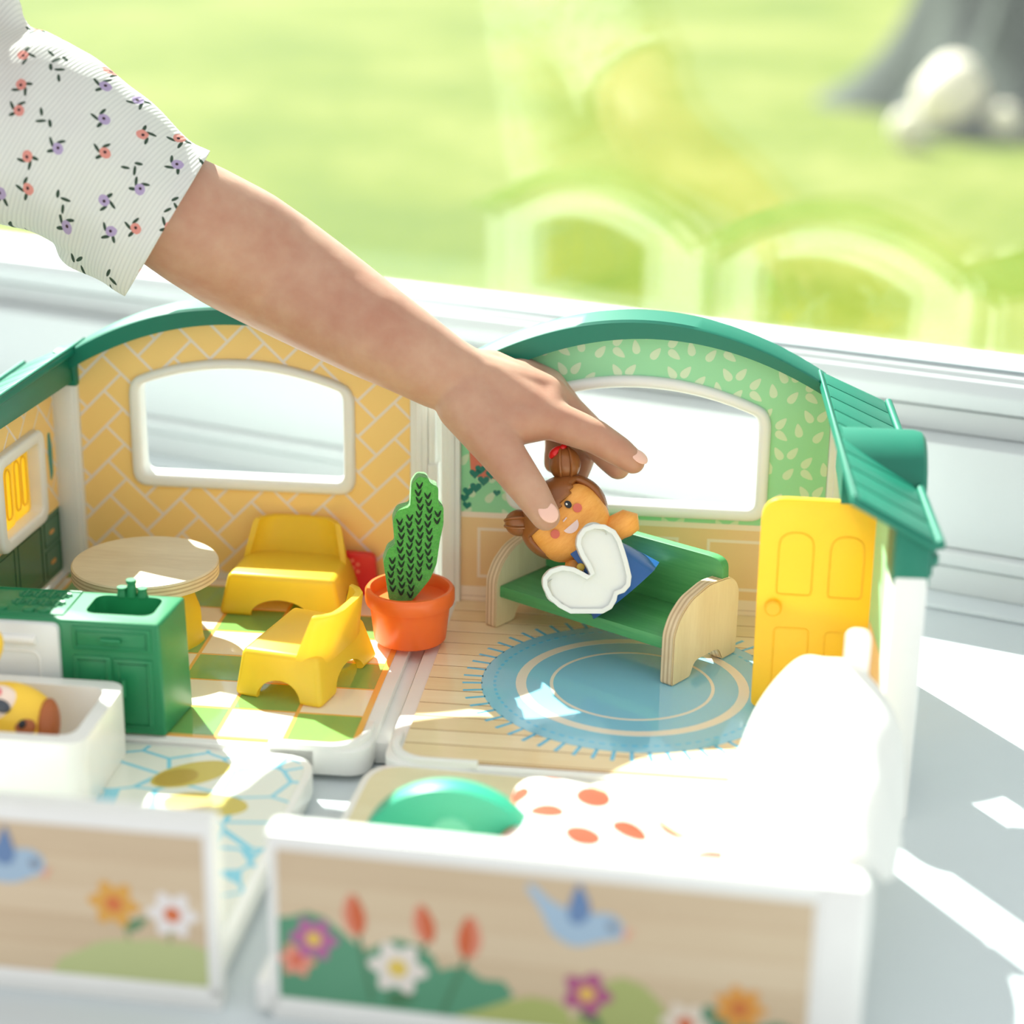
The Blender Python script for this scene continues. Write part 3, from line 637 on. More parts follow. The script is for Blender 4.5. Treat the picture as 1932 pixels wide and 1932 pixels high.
# ================= toy furniture
# kitchen counter
kc = thing('kitchen_counter', FL.p(0, 0, .012), FL.yaw, 'green toy kitchen counter with sink, hob and white oven door', 'toy kitchen')
bm = bmesh.new(); hexa(bm, [(-3, -19.25, 0), (10.85, -19.25, 0), (11.2, -15.9, 0), (-3, -15.9, 0)], [(-3, -19.25, 5.43), (10.75, -19.25, 5.43), (11.0, -15.75, 5.43), (-3, -15.75, 5.43)])
body = fin(bm, 'counter_body', GREEN, kc, bevel=.14, seg=3)
bm = bmesh.new(); plate(bm, rect(7.0, 10.15, -18.3, -16.1, .6), (), 4.3, 6, 'z'); ct = fin(bm, 'cutter', GREEN, kc); bpy.context.view_layer.update(); cut(body, [ct])
for x, h in ((8.1, .42), (8.55, .8), (9.05, .42)):
    bm = bmesh.new(); lathe_solid(bm, [(.26, 5.4), (.2, 5.4+h*.75), (.24, 5.4+h*.8), (.24, 5.4+h)], 16, x, -15.95); fin(bm, 'tap' if h > .5 else 'tap_handle', GREEN, kc)
bm = bmesh.new()
for cx in (1.2, 4.7):
    for i in range(4):
        for j in range(2):
            x = cx-1.0+.62*i; y = -16.5-.95*j
            tube(bm, [(x-.34, y, 5.45), (x+.34, y, 5.45)], .05, 5); tube(bm, [(x, y-.4, 5.45), (x, y+.4, 5.45)], .05, 5)
            tube(bm, [(x-.22, y-.22, 5.45), (x+.22, y-.22, 5.45), (x+.22, y+.22, 5.45), (x-.22, y+.22, 5.45)], .045, 5, True)
fin(bm, 'hob_grates', GREEN, kc)
bm = bmesh.new(); tube(bm, [(x, y, 5.44) for x, y in rect(-.5, 6.2, -18.75, -15.95)], .05, 5, True); fin(bm, 'hob_rim', GREEN, kc)
for x in (2.2, 3.2, 4.5, 5.2):
    bm = bmesh.new(); lathe_solid(bm, [(.3, 5.4), (.28, 5.55), (.15, 5.57)], 16, x, -18.4); fin(bm, 'hob_knob', GREEN, kc)
def panel(x0, x1, z0, z1, hv):
    bm = bmesh.new(); box(bm, x0, x1, -19.33, -19.2, z0, z1); p = fin(bm, 'drawer' if hv == 'h' else 'cupboard_door', GREEN, kc, bevel=.05)
    bm = bmesh.new(); tube(bm, [(x, -19.34, z) for x, z in rect(x0+.22, x1-.22, z0+.2, z1-.2)], .05, 6, True); fin(bm, 'panel_moulding', GREEN, p)
    bm = bmesh.new(); cx, cz = (x0+x1)/2, (z0+z1)/2
    if hv == 'h': tube(bm, [(cx-.45, -19.42, cz), (cx+.45, -19.42, cz)], .11, 8)
    else:
        hx = x1-.45 if hv == 'l' else x0+.42
        tube(bm, [(hx, -19.42, cz-.1), (hx, -19.42, cz+.75)], .11, 8)
    fin(bm, 'handle', GREEN, p)
panel(6.75, 10.4, 4.05, 5.2, 'h'); panel(6.75, 8.5, .35, 3.8, 'l'); panel(8.62, 10.4, .35, 3.72, 'r')
bm = bmesh.new(); plate(bm, fillet([(-.5, .6), (6.2, .6), (6.2, 5.3), (-.5, 5.3)], {2: .35}), (), -19.6, -19.2); ov = fin(bm, 'oven_door', plastic('pale_grey_plastic', (226, 228, 226), .4), kc, bevel=.1)
bm = bmesh.new(); tube(bm, [(-.4, -19.65, 4.55), (5.2, -19.65, 4.55)], .22, 10); fin(bm, 'oven_handle', WHITE, ov)
bm = bmesh.new(); tube(bm, [(x, -19.61, z) for x, z in rect(.2, 5.3, 1.0, 4.0, .5)], .06, 6, True); fin(bm, 'oven_window_rim', WHITE, ov)

# round table
tb = thing('round_table', FL.p(6.75, 8.0, .012), FL.yaw, 'round toy table with pale plywood top and flared yellow base', 'table')
PLYT = wood('pale_plywood_face', (226, 208, 172), (206, 184, 146), 9, (1, 5, 1), .5)
bm = bmesh.new(); lathe_solid(bm, [(3.55, 3.22), (3.67, 3.3), (3.67, 3.93), (3.6, 4.0)], 72); top = fin(bm, 'table_top', [PLYT], tb)
bm = bmesh.new(); lathe(bm, [(3.675, 3.34), (3.675, 3.91)], 72); fin(bm, 'plywood_edge', plywood('plywood_edge_z', 'z', 480), top)
bm = bmesh.new(); lathe(bm, [(2.95, 0), (2.7, 1.2), (2.3, 2.4), (1.5, 3.1), (1.4, 3.23), (1.2, 3.23), (1.3, 3.0), (2.05, 2.3), (2.5, 1.2), (2.72, 0), (2.95, 0)], 64); bs = fin(bm, 'table_base', YEL, tb, weld=True)
cts = []
for a in (R_(25), R_(115)):
    bm = bmesh.new(); lathe_solid(bm, [(1.35, -4), (1.35, 4)], 28); ct = fin(bm, 'cutter', YEL, tb, (0, 0, .1), (R_(90), 0, a)); cts.append(ct)
bpy.context.view_layer.update(); cut(bs, cts)

# chairs
def chair(name, fr, u, v, yaw, label):
    t = thing(name, fr.p(u, v, .012), fr.yaw+yaw, label, 'chair', 'yellow toy chairs')
    bm = bmesh.new(); hexa(bm, [(-3.35, -2.3, 0), (3.35, -2.3, 0), (3.35, 2.3, 0), (-3.35, 2.3, 0)], [(-2.85, -2.05, 2.25), (2.85, -2.05, 2.25), (2.7, 1.8, 2.25), (-2.7, 1.8, 2.25)])
    s = fin(bm, 'seat', YEL, t, bevel=.28, seg=4)
    bm = bmesh.new(); hexa(bm, [(-3.05, -2.0, -.5), (3.05, -2.0, -.5), (3.05, 2.0, -.5), (-3.05, 2.0, -.5)], [(-2.55, -1.75, 1.95), (2.55, -1.75, 1.95), (2.4, 1.5, 1.95), (-2.4, 1.5, 1.95)]); c1 = fin(bm, 'cutter', YEL, t)
    bm = bmesh.new(); lathe_solid(bm, [(1.0, -4), (1.0, 4)], 32)
    for w in bm.verts: w.co.x *= 1.65
    c2 = fin(bm, 'cutter', YEL, t, (0, 0, 0), (R_(90), 0, 0))
    bm = bmesh.new(); lathe_solid(bm, [(1.0, -5), (1.0, 5)], 32)
    for w in bm.verts: w.co.x *= 1.15
    c3 = fin(bm, 'cutter', YEL, t, (0, 0, 0), (R_(90), 0, R_(90)))
    bpy.context.view_layer.update(); cut(s, [c1, c2, c3])
    # wrap-round backrest rising from the rear of the seat
    bm = bmesh.new(); rings = []
    def plan(h):      # h 0..1: outline of the upright, outer then inner
        sx = 2.78-.42*h; yb = 2.02+.38*h; yf = .75+.62*h; ch = .95
        o = [(-sx, yf), (-sx, yb-ch), (-sx+.25, yb-.5), (-sx+.8, yb-.1), (-sx+1.5, yb), (sx-1.5, yb), (sx-.8, yb-.1), (sx-.25, yb-.5), (sx, yb-ch), (sx, yf)]
        k = .3; i_ = [(sx-k, yf), (sx-k, yb-ch-.05), (sx-.5, yb-.72), (sx-.95, yb-.42), (sx-1.55, yb-.34), (-sx+1.55, yb-.34), (-sx+.95, yb-.42), (-sx+.5, yb-.72), (-sx+k, yb-ch-.05), (-sx+k, yf)]
        return o+i_
    for z, h, ins_ in ((1.7, -.1, 0), (2.2, 0, 0), (2.9, .35, 0), (3.5, .68, 0), (3.9, .9, 0), (4.05, .98, .06), (4.1, 1.0, .12)):
        ring = []; P = plan(h); c_ = Vector((0, 1.9))
        for (a, b) in P: ring.append(bm.verts.new((a*(1-ins_*.3), b, z)))
        rings.append(ring)
    n = len(rings[0])
    for A, B in zip(rings, rings[1:]):
        for i in range(n): bm.faces.new((A[i], A[(i+1) % n], B[(i+1) % n], B[i]))
    es = [e for e in bm.edges if e.is_boundary]
    for ring in (rings[0], rings[-1]):
        for i in range(n//2-1): bm.faces.new((ring[i], ring[i+1], ring[n-2-i], ring[n-1-i]))
    fin(bm, 'backrest', YEL, t, smooth=55)
    return t
chair('toy_chair', FL, 13.0, 2.75, R_(-3), 'yellow toy chair against the brick wall, facing the room')
chair('toy_chair', FL, 15.75, 11.7, R_(-103), 'yellow toy chair turned to the table, its back beside the orange pot')

# red slab
rd = thing('red_panel', FL.p(16.3, .95, .012), FL.yaw, 'small red panel with pink flower dots behind the yellow chair', 'toy panel')
bm = bmesh.new(); plate(bm, fillet([(-1.2, 0), (1.0, 0), (.85, 2.3), (-1.2, 2.35)], .35), (), -.2, .3); fin(bm, 'panel', plastic('red_plastic', (214, 34, 44), .4), rd, bevel=.08)
for (x, z) in ((-.3, 1.55), (-.05, 1.75), (-.05, 1.35), (-.35, 1.95), (-.55, 1.7), (-.5, 1.35)):
    bm = bmesh.new(); lathe_solid(bm, [(.12, 0), (.12, .03)], 14); fin(bm, 'flower_dot', printed('pink_dot_print', (232, 120, 104)), rd, (x, -.2, z), (R_(90), 0, 0))

# pot with felt cactus
pt = thing('plant_pot', FL.p(20.0, 7.0, .24), FL.yaw, 'orange toy flower pot standing between the two houses', 'pot')
bm = bmesh.new(); lathe(bm, [(0, 0), (1.7, 0), (1.8, .1), (2.02, 1.95), (2.2, 2.0), (2.24, 2.15), (2.24, 2.65), (2.14, 2.78), (1.98, 2.78), (1.9, 2.65), (1.86, 2.2), (0, 2.15)], 64)
fin(bm, 'pot_body', ORANGE, pt, weld=True, smooth=50)
q = N('green_felt'); nz = q.noise(500, 4, q.co()); q.l(q.mix(nz, lin((58, 150, 50))+(1,), lin((108, 196, 86))+(1,)), q.b.inputs['Base Color']); q.b.inputs['Roughness'].default_value = .95; q.b.inputs['Sheen Weight'].default_value = .5
q.bump(q.noise(900, 4, q.co()), .9, .0015); FELT = q.m
q = N('green_felt_edge'); nz = q.noise(400, 4, q.co()); q.l(q.mix(nz, lin((60, 170, 40))+(1,), lin((120, 215, 90))+(1,)), q.b.inputs['Base Color']); q.b.inputs['Roughness'].default_value = .95
q.bump(q.noise(700, 4, q.co()), 1, .002); FELTE = q.m
CACT = [(-1.16, 2.42), (-1.23, 3.07), (-1.39, 4.43), (-1.17, 5.12), (-0.85, 5.33), (-0.94, 6.63), (-0.73, 7.13), (-0.16, 7.3), (-0.08, 8.45), (0.2, 8.83), (0.63, 8.78), (0.77, 8.42), (1.12, 8.29), (1.12, 7.41), (1.36, 7.27), (1.36, 6.38), (1.19, 5.47), (1.04, 4.26), (0.75, 3.49), (0.18, 2.69), (-0.11, 2.33), (-0.69, 2.33)]
ca = thing('felt_cactus', FL.p(20.0, 7.0, .24), FL.yaw+R_(13), 'green felt cactus with black stitch marks in the orange pot', 'cactus')
CA2 = [(x+.17, z-.2) for x, z in CACT]; CA2 = [(x*1.08, z) for x, z in CA2]
bm = bmesh.new(); plate(bm, fillet(CA2, .16), (), -.35, .5); fin(bm, 'cactus_body', [FELT], ca, bevel=.1, seg=2)
bm = bmesh.new(); cvx = CA2
def inside(p, poly):
    r = False
    for i in range(len(poly)):
        a, b = poly[i], poly[i-1]
        if (a[1] > p[1]) != (b[1] > p[1]) and p[0] < (b[0]-a[0])*(p[1]-a[1])/(b[1]-a[1])+a[0]: r = not r
    return r
for i in range(-3, 4):
    for j in range(0, 18):
        x = i*.46+.05*math.sin(j*1.7); z = 2.5+j*.37+(i % 2)*.16
        if all(inside((x+dx, z+dz), CA2) for dx, dz in ((-.24, .17), (.24, .17), (-.2, -.2), (.2, -.2))):
            for sg in (-1, 1): tube(bm, [(x, -.37, z-.17), (x+sg*.09, -.375, z), (x+sg*.15, -.365, z+.14)], [.055, .05, .02], 5)
fin(bm, 'stitch_marks', plastic('black_thread', (24, 44, 22), .8), ca, kind='stuff')

# bench
bn = thing('toy_bench', FR.p(1.6, 3.4, .022), FR.yaw-math.atan2(.54, .84), 'green toy bench with rounded plywood ends', 'bench')
GW = wood('green_stained_wood', (92, 168, 104), (66, 142, 82), 16, (.4, 6, 6), .4)
PLYF = wood('pale_plywood_end', (232, 214, 172), (218, 196, 150), 10, (8, 8, 1), .5)
eo = fillet([(.2, 0), (1.75, 0), (2.1, .7), (4.1, .7), (4.5, 0), (5.75, 0), (5.8, 3.6), (5.0, 4.25), (3.2, 4.4), (1.6, 4.05), (.7, 3.4), (.25, 2.6)], {0: .2, 1: .2, 2: .35, 3: .35, 4: .2, 5: .25, 6: .6, 7: .4, 8: .4, 9: .4, 10: .4, 11: .3})
PLYE = plywood('plywood_edge_x', 'x', 430)
for x in (.0, 10.9):
    bm = bmesh.new(); plate(bm, [(y, z) for y, z in eo], (), x, x+.72, 'x'); bmesh.ops.recalc_face_normals(bm, faces=bm.faces)
    bmesh.ops.bevel(bm, geom=[e for e in bm.edges if e.calc_face_angle(0) > R_(60)], offset=.06, segments=2, affect='EDGES')
    bmesh.ops.recalc_face_normals(bm, faces=bm.faces)
    for f in bm.faces: f.material_index = 0 if abs(f.normal.x) > .8 else 1
    fin(bm, 'bench_end', [PLYF, PLYE], bn)
bm = bmesh.new(); box(bm, .72, 10.9, .5, 4.6, 1.62, 2.25); fin(bm, 'seat', GW, bn, bevel=.08)
bm = bmesh.new(); plate(bm, fillet([(.72, 2.25), (11.2, 2.25), (11.55, 4.2), (11.5, 5.3), (.4, 5.3), (.4, 4.2)], {3: .9, 4: .9}), (), 4.3, 4.85); fin(bm, 'backrest', GW, bn, bevel=.07)

# tub with dog
tu = thing('toy_bathtub', FL.p(0, 0, 0), FL.yaw, 'white toy bathtub on the pebble tray', 'bathtub')
bm = bmesh.new(); plate(bm, rect(-1.5, 9.55, -26.7, -20.4, .9), (), -.06, 3.15, 'z'); bd = fin(bm, 'tub_body', plastic('white_tub_plastic', (236, 234, 228), .25), tu, bevel=.25, seg=3)
bm = bmesh.new(); vs = plate(bm, rect(-.6, 8.75, -25.85, -21.25, .8), (), .8, 4.0, 'z')
for w in vs: w.co.x = 4.1+(w.co.x-4.1)*1.04; w.co.y = -23.55+(w.co.y+23.55)*1.07
ct = fin(bm, 'cutter', WHITE, tu); bpy.context.view_layer.update(); cut(bd, [ct])
m_ = bd.modifiers.new('b', 'BEVEL'); m_.width = .0012; m_.segments = 3; m_.limit_method = 'ANGLE'; m_.angle_limit = R_(50)
dgp = FL.p(5.55, 23.2, .82)
dog = thing('toy_dog', dgp, FL.yaw+R_(6), 'yellow toy dog with brown ears lying in the white bathtub', 'toy dog')
YD = plastic('yellow_painted_wood', (246, 200, 60), .4); BRN = plastic('brown_painted_wood', (170, 92, 42), .4); CRW = printed('cream_muzzle_print', (240, 216, 200)); 
mt = Matrix.Rotation(R_(-30), 4, 'X') @ Matrix.Rotation(R_(24), 4, 'Y')
dog_h = bpy.data.objects.new('head_pivot', None); bpy.data.objects.remove(dog_h)
def dpart(name, fn, mat, parent=dog, **kw):
    bm = bmesh.new(); fn(bm)
    for w in bm.verts: w.co = mt @ w.co+Vector((0, 0, 1.85))
    return fin(bm, name, mat, parent, **kw)
hd = dpart('head', lambda b: ellipsoid(b, (0, 0, 0), (1.9, .8, 1.25), 32), YD)
dpart('body', lambda b: ellipsoid(b, (-1.9, .9, -.3), (2.0, .9, .9), 24), YD)
dpart('muzzle', lambda b: ellipsoid(b, (-.75, -.55, .1), (.85, .32, .75), 24), CRW)
dpart('nose', lambda b: ellipsoid(b, (-.6, -.86, -.02), (.42, .1, .28), 20), plastic('charcoal_nose', (66, 70, 80), .4))
dpart('tongue', lambda b: ellipsoid(b, (-1.1, -.8, .42), (.28, .1, .22), 16), plastic('pink_tongue', (224, 106, 112), .5))
dpart('eye_patch', lambda b: ellipsoid(b, (.62, -.62, -.3), (.52, .16, .46), 24), BRN)
dpart('eye', lambda b: ellipsoid(b, (.55, -.79, -.33), (.17, .06, .2), 16), plastic('black_eye', (20, 18, 18), .15))
dpart('ear', lambda b: ellipsoid(b, (1.45, -.25, .15), (.5, .62, 1.12), 24, Matrix.Rotation(R_(-25), 3, 'Y')), BRN)
dpart('paw', lambda b: ellipsoid(b, (-2.55, -.2, 1.75), (.75, .6, 1.1), 20), YD)

# bed, blanket, arched panel in the right tray
bd = thing('toy_bed', FRT.p(0, 0, 1.52), FRT.yaw, 'white toy bed under the polka dot blanket', 'bed')
bm = bmesh.new(); box(bm, 7.6, 13.6, 3.6, 11.4, .12, .55); fin(bm, 'mattress', plastic('white_cotton', (240, 238, 234), .8), bd, bevel=.3, seg=3)
for x in (8.0, 12.8):
    for y in (4.0, 10.7):
        bm = bmesh.new(); box(bm, x, x+.5, y, y+.5, 0, .2); fin(bm, 'leg', WHITE, bd, bevel=.06)
q = N('white_blanket_peach_dots'); uv = q.n('UVMap'); sp = q.n('SeparateXYZ'); q.l(uv.outputs[0], sp.inputs[0])
def dots(ou, ov):
    a = q.math('SUBTRACT', q.math('FRACT', q.math('ADD', sp.outputs[0], ou)), .5); b = q.math('SUBTRACT', q.math('FRACT', q.math('ADD', sp.outputs[1], ov)), .5)
    return q.math('LESS_THAN', q.math('ADD', q.math('MULTIPLY', a, a), q.math('MULTIPLY', b, b)), .045)
d = q.math('MAXIMUM', dots(0, 0), dots(.5, .5)); cc = q.mix(d, lin((246, 244, 240))+(1,), lin((226, 92, 64))+(1,)); q.l(cc, q.b.inputs['Base Color']); q.b.inputs['Roughness'].default_value = .85
trn = q.n('BsdfTranslucent'); q.l(cc, trn.inputs[0]); mx = q.n('MixShader'); mx.inputs[0].default_value = .35; q.l(q.b.outputs[0], mx.inputs[1]); q.l(trn.outputs[0], mx.inputs[2]); q.l(mx.outputs[0], q.out.inputs[0]); BLK = q.m
def cat(P, t):
    n = len(P)-1; x = t*n; i = min(int(x), n-1); f = x-i
    p0, p1, p2, p3 = [Vector(P[max(0, min(n, i+k))]) for k in (-1, 0, 1, 2)]
    return .5*((2*p1)+(-p0+p2)*f+(2*p0-5*p1+4*p2-p3)*f*f+(-p0+3*p1-3*p2+p3)*f**3)
def cloth(name, back, front, mat, nu, nv, uvs, wr, **kw):
    bm = bmesh.new(); grid = []; uvl = bm.loops.layers.uv.new('UVMap')
    for i in range(nu+1):
        row = []
        for j in range(nv+1):
            s, t = i/nu, j/nv; p = cat(back, s).lerp(cat(front, s), t)
            w = wr*(1.2*math.sin(17*s+4*t)+math.sin(15*t+5*s)); p += Vector((.3*w, .2*w, w)); p.z = max(p.z, 1.8); row.append(bm.verts.new(p))
        grid.append(row)
    for i in range(nu):
        for j in range(nv):
            f = bm.faces.new((grid[i][j], grid[i+1][j], grid[i+1][j+1], grid[i][j+1]))
            for lp_, (a, b) in zip(f.loops, ((i, j), (i+1, j), (i+1, j+1), (i, j+1))): lp_[uvl].uv = (lp_.vert.co.x/3.3, lp_.vert.co.y/3.1)
    o = fin(bm, name, mat, smooth=80, **kw); m = o.modifiers.new('thick', 'SOLIDIFY'); m.thickness = .0025; return o
back = [(6.3, 13.2, 2.3), (6.7, 13.5, 3.1), (7.6, 13.5, 3.55), (11, 12.7, 3.25), (14.3, 11.9, 2.3), (16.5, 11.6, 2.3), (18.9, 11.4, 2.6)]
front = [(6.0, 3.0, 2.0), (6.4, 3.0, 2.9), (7.4, 3.0, 3.3), (11, 3.0, 3.1), (14.4, 2.8, 2.5), (16.5, 2.6, 2.3), (19.0, 2.4, 2.4)]
cloth('blanket', back, front, BLK, 60, 36, (5.0, 3.4), .1, loc=FRT.p(0, 0, 0), rot=(0, 0, FRT.yaw), label='white blanket with peach dots spread over the toy bed', cat='blanket')
CLO = plastic('white_soft_cotton', (246, 245, 242), .85, trans=.3, var=.01)
back = [(15.0, 12.4, 2.0), (15.2, 13.6, 4.0), (16.1, 15.6, 6.6), (17.4, 16.9, 8.0), (18.6, 17.1, 8.15), (19.9, 17.3, 8.3), (21.0, 16.4, 7.5), (21.9, 15.0, 6.0), (22.2, 13.2, 4.4)]
front = [(16.2, 2.0, 2.0), (16.8, 1.9, 3.6), (17.6, 1.8, 5.4), (18.6, 1.7, 7.0), (19.2, 1.6, 7.8), (20.0, 1.6, 8.05), (20.8, 2.6, 7.2), (21.3, 4.0, 5.8), (21.6, 6.5, 4.3)]
wc = cloth('white_cloth', back, front, CLO, 70, 40, (1, 1), .12, loc=FRT.p(0, 0, 0), rot=(0, 0, FRT.yaw), label='plain white soft cloth draped over the tray side wall', cat='cloth')
bm = bmesh.new(); plate(bm, fillet([(-.5, -1.0), (.5, -1.0), (.5, 1.0), (-.5, 1.0)], {2: .45, 3: .45}), (), -.12, .12); fin(bm, 'loop_tag', CLO, wc, (19.95, 17.1, 8.7), bevel=.08)
hb = thing('arched_panel', FRT.p(4.6, -9.6, 1.52), FRT.yaw+R_(3), 'teal arched toy panel with embossed flower standing in the tray', 'toy panel')
TEAL2 = plastic('mid_teal_plastic', (44, 160, 128), .4)
ap = [(3.7*math.cos(t), 3.45*math.sin(t)) for t in [i*math.pi/32 for i in range(33)]]
bm = bmesh.new(); plate(bm, ap, (), -.5, .5); fin(bm, 'arch', TEAL2, hb, bevel=.14, seg=3)
for k in range(7):
    a = R_(180-30*k); x, z = (.1+.55*math.cos(a), 1.55+.45*math.sin(a)) if k < 6 else (.1, 1.55)
    bm = bmesh.new(); lathe_solid(bm, [(.26, 0), (.24, .05), (.1, .07)], 16); fin(bm, 'embossed_petal', plastic('pale_teal_emboss', (92, 182, 152), .5), hb, (x, -.5, z), (R_(90), 0, 0))

# ------------------------------------------------------------------ doll
hc = Vector((6.28, 90.33, 8.17))
dm = Matrix.Rotation(R_(-19.5), 4, 'X') @ Matrix.Rotation(R_(-40), 4, 'Y')
dl = thing('toy_doll', hc, 0, 'brown haired toy doll in a blue dress held above the green bench', 'doll'); dl.rotation_euler = dm.to_euler()
DW = wood('orange_stained_wood', (250, 182, 92), (232, 152, 62), 30, (2, 2, 9), .5)
HAIR = plastic('brown_hair_plastic', (146, 88, 42), .34)
def sup(bm, c, r, e=.75, n=36):
    vs = ellipsoid(bm, (0, 0, 0), (1, 1, 1), n)
    for v in vs:
        x, y, z = v.co; v.co = Vector((c[0]+r[0]*math.copysign(abs(x)**e, x), c[1]+r[1]*math.copysign(abs(y)**e, y), c[2]+r[2]*math.copysign(abs(z)**e, z)))
bm = bmesh.new(); sup(bm, (0, .1, -.05), (1.95, 1.45, 1.62), .72); fin(bm, 'head', DW, dl)
bm = bmesh.new(); vs = ellipsoid(bm, (0, 0, 0), (1, 1, 1), 64)
for v in vs: v.co = Vector((v.co.x*2.3, .35+v.co.y*1.85, .3+v.co.z*2.0))
def fringe(x): return .95+.18*x+.25*math.exp(-((x-1.6)/.5)**2)
kill = [f for f in bm.faces if (lambda c: c.y < -.45 and c.z < fringe(c.x))(f.calc_center_median()) or f.calc_center_median().z < -1.55]
bmesh.ops.delete(bm, geom=kill, context='FACES')
hr_ = fin(bm, 'hair', HAIR, dl, smooth=60); m_ = hr_.modifiers.new('t', 'SOLIDIFY'); m_.thickness = .0028; m_.offset = -1
for (x, z, r) in ((1.72, 2.28, .85), (-1.85, 1.5, .72)):
    ax = Vector((x, 0, z)).normalized(); rm = Vector((0, 0, 1)).rotation_difference(ax).to_matrix()
    bm = bmesh.new(); ellipsoid(bm, (x, .25, z), (r*.92, r*.92, r), 28, rm); b_ = fin(bm, 'hair_bun', HAIR, dl)
    for k in (-.35, .35):
        bm = bmesh.new(); pts = []
        for i in range(15):
            t = math.pi*(i/14)*1.0; p = Vector((r*k+.0*i, -r*.93*math.sin(t), r*.98*math.cos(t)))
            p.x *= math.sin(t)*.5+.5
            pts.append(Vector((x, .25, z))+rm @ p)
        tube(bm, pts, .075, 6); fin(bm, 'bun_strand', HAIR, b_)
bm = bmesh.new(); ellipsoid(bm, (1.72, .05, 3.0), (.42, .35, .25), 20); ellipsoid(bm, (2.15, .05, 2.95), (.22, .2, .18), 14); fin(bm, 'red_hair_tie', plastic('red_hair_tie', (226, 30, 30), .3), dl)
def facepatch(name, poly, mat, lab=None):
    bm = bmesh.new(); plate(bm, poly, (), -1.39, -1.2); return fin(bm, name, mat, dl, smooth=20, label=lab)
EYE = plastic('black_eye_paint', (14, 12, 12), .2)
facepatch('eye', circ(.48, .72, .16, 20, .2), EYE); facepatch('eye', circ(-.75, .72, .16, 20, .2), EYE)
CHK = plastic('rosy_cheek_paint', (214, 104, 84), .5)
facepatch('cheek', circ(.72, .3, .22, 20), CHK); facepatch('cheek', circ(-.92, .02, .22, 20), CHK)
bm = bmesh.new(); ellipsoid(bm, (.43, -1.4, .78), (.05, .03, .06), 10); fin(bm, 'eye_glint', WHITE, dl)
PKW = plastic('pale_pink_paint', (240, 212, 206), .5)
facepatch('smile', [(-.5, -.12), (.35, -.12)]+[(-.08+.42*math.cos(t), -.12-.38*math.sin(t)) for t in [math.pi*i/12 for i in range(1, 12)]], PKW)
bm = bmesh.new(); tube(bm, [(-.24, -1.39, .24), (.02, -1.4, .28)], .04, 6); fin(bm, 'nose', PKW, dl)
BLU = plastic('blue_dress_plastic', (38, 92, 160), .28)
bm = bmesh.new(); lathe_solid(bm, [(1.05, -1.2), (1.2, -1.9), (1.35, -2.5)], 36, 0, .2); fin(bm, 'blouse', plastic('white_blouse_paint', (226, 214, 220), .4), dl, smooth=50)
bm = bmesh.new(); lathe(bm, [(1.3, -2.3), (1.5, -2.7), (2.05, -4.25), (2.1, -4.4), (1.95, -4.4), (1.85, -4.2), (1.2, -2.9), (.02, -2.9)], 44, 0, .2)
for v in bm.verts:
    if v.co.z < -3.5: v.co.x *= 1+.05*math.sin(6*math.atan2(v.co.y, v.co.x))
fin(bm, 'dress', BLU, dl, smooth=50)
for x in (-.75, .75):
    bm = bmesh.new(); hexa(bm, [(x-.22, -1.3, -2.5), (x+.22, -1.3, -2.5), (x+.22, -1.1, -2.5), (x-.22, -1.1, -2.5)], [(x-.22, -1.05, -1.2), (x+.22, -1.05, -1.2), (x+.22, -.85, -1.2), (x-.22, -.85, -1.2)]); fin(bm, 'dress_strap', BLU, dl, bevel=.04)
    bm = bmesh.new(); ellipsoid(bm, (x-.25, -1.3, -2.0), (.2, .1, .2), 14); fin(bm, 'button', plastic('gold_button', (222, 190, 80), .4), dl)
bm = bmesh.new(); pts = [(1.0, -.1, -1.75), (1.6, -.25, -1.7), (2.15, -.4, -1.85), (2.6, -.5, -2.15)]; tube(bm, pts, [.55, .66, .68, .4], 16); fin(bm, 'arm', DW, dl, smooth=70)
bm = bmesh.new(); tube(bm, [(-1.0, -.1, -1.75), (-1.5, -.3, -2.2), (-1.75, -.4, -2.7)], [.5, .55, .4], 14); fin(bm, 'arm', DW, dl, smooth=70)
SOLE = [(-0.53, -0.98), (-0.21, -0.68), (0.25, -0.56), (0.76, -0.73), (1.16, -1.11), (1.36, -1.64), (1.29, -2.15), (1.1, -2.64), (0.87, -3.17), (0.54, -3.82), (0.21, -4.13), (-0.21, -4.2), (-0.54, -4.07), (-0.76, -4.25), (-1.17, -4.4), (-1.66, -4.3), (-2.84, -3.31), (-3.08, -2.73), (-3.18, -2.08), (-3.03, -1.48), (-2.75, -1.14), (-2.25, -1.06), (-1.66, -1.3), (-1.29, -1.72), (-1.09, -2.17), (-0.99, -2.47), (-0.91, -2.5), (-0.79, -2.06), (-0.72, -1.55)]
so_ = fillet(SOLE, .22); cx, cz = -.95, -2.7
def inset(poly, d):
    poly = ccw(poly); n = len(poly); out = []
    for i in range(n):
        a, b, c = Vector(poly[i-1]), Vector(poly[i]), Vector(poly[(i+1) % n]); t = (c-a).normalized(); out.append(tuple(b+Vector((-t.y, t.x))*d))
    return out
SOL = plastic('white_shoe_plastic', (226, 227, 224), .45)
bm = bmesh.new(); plate(bm, so_, (), -2.15, -1.1); shoe = fin(bm, 'shoes', SOL, dl, bevel=.08, seg=2)
so2 = ccw(SOLE); ins = inset(so2, .24)
bm = bmesh.new(); plate(bm, so2, [ins], -2.42, -2.14); fin(bm, 'sole_rim', SOL, shoe, bevel=.04)
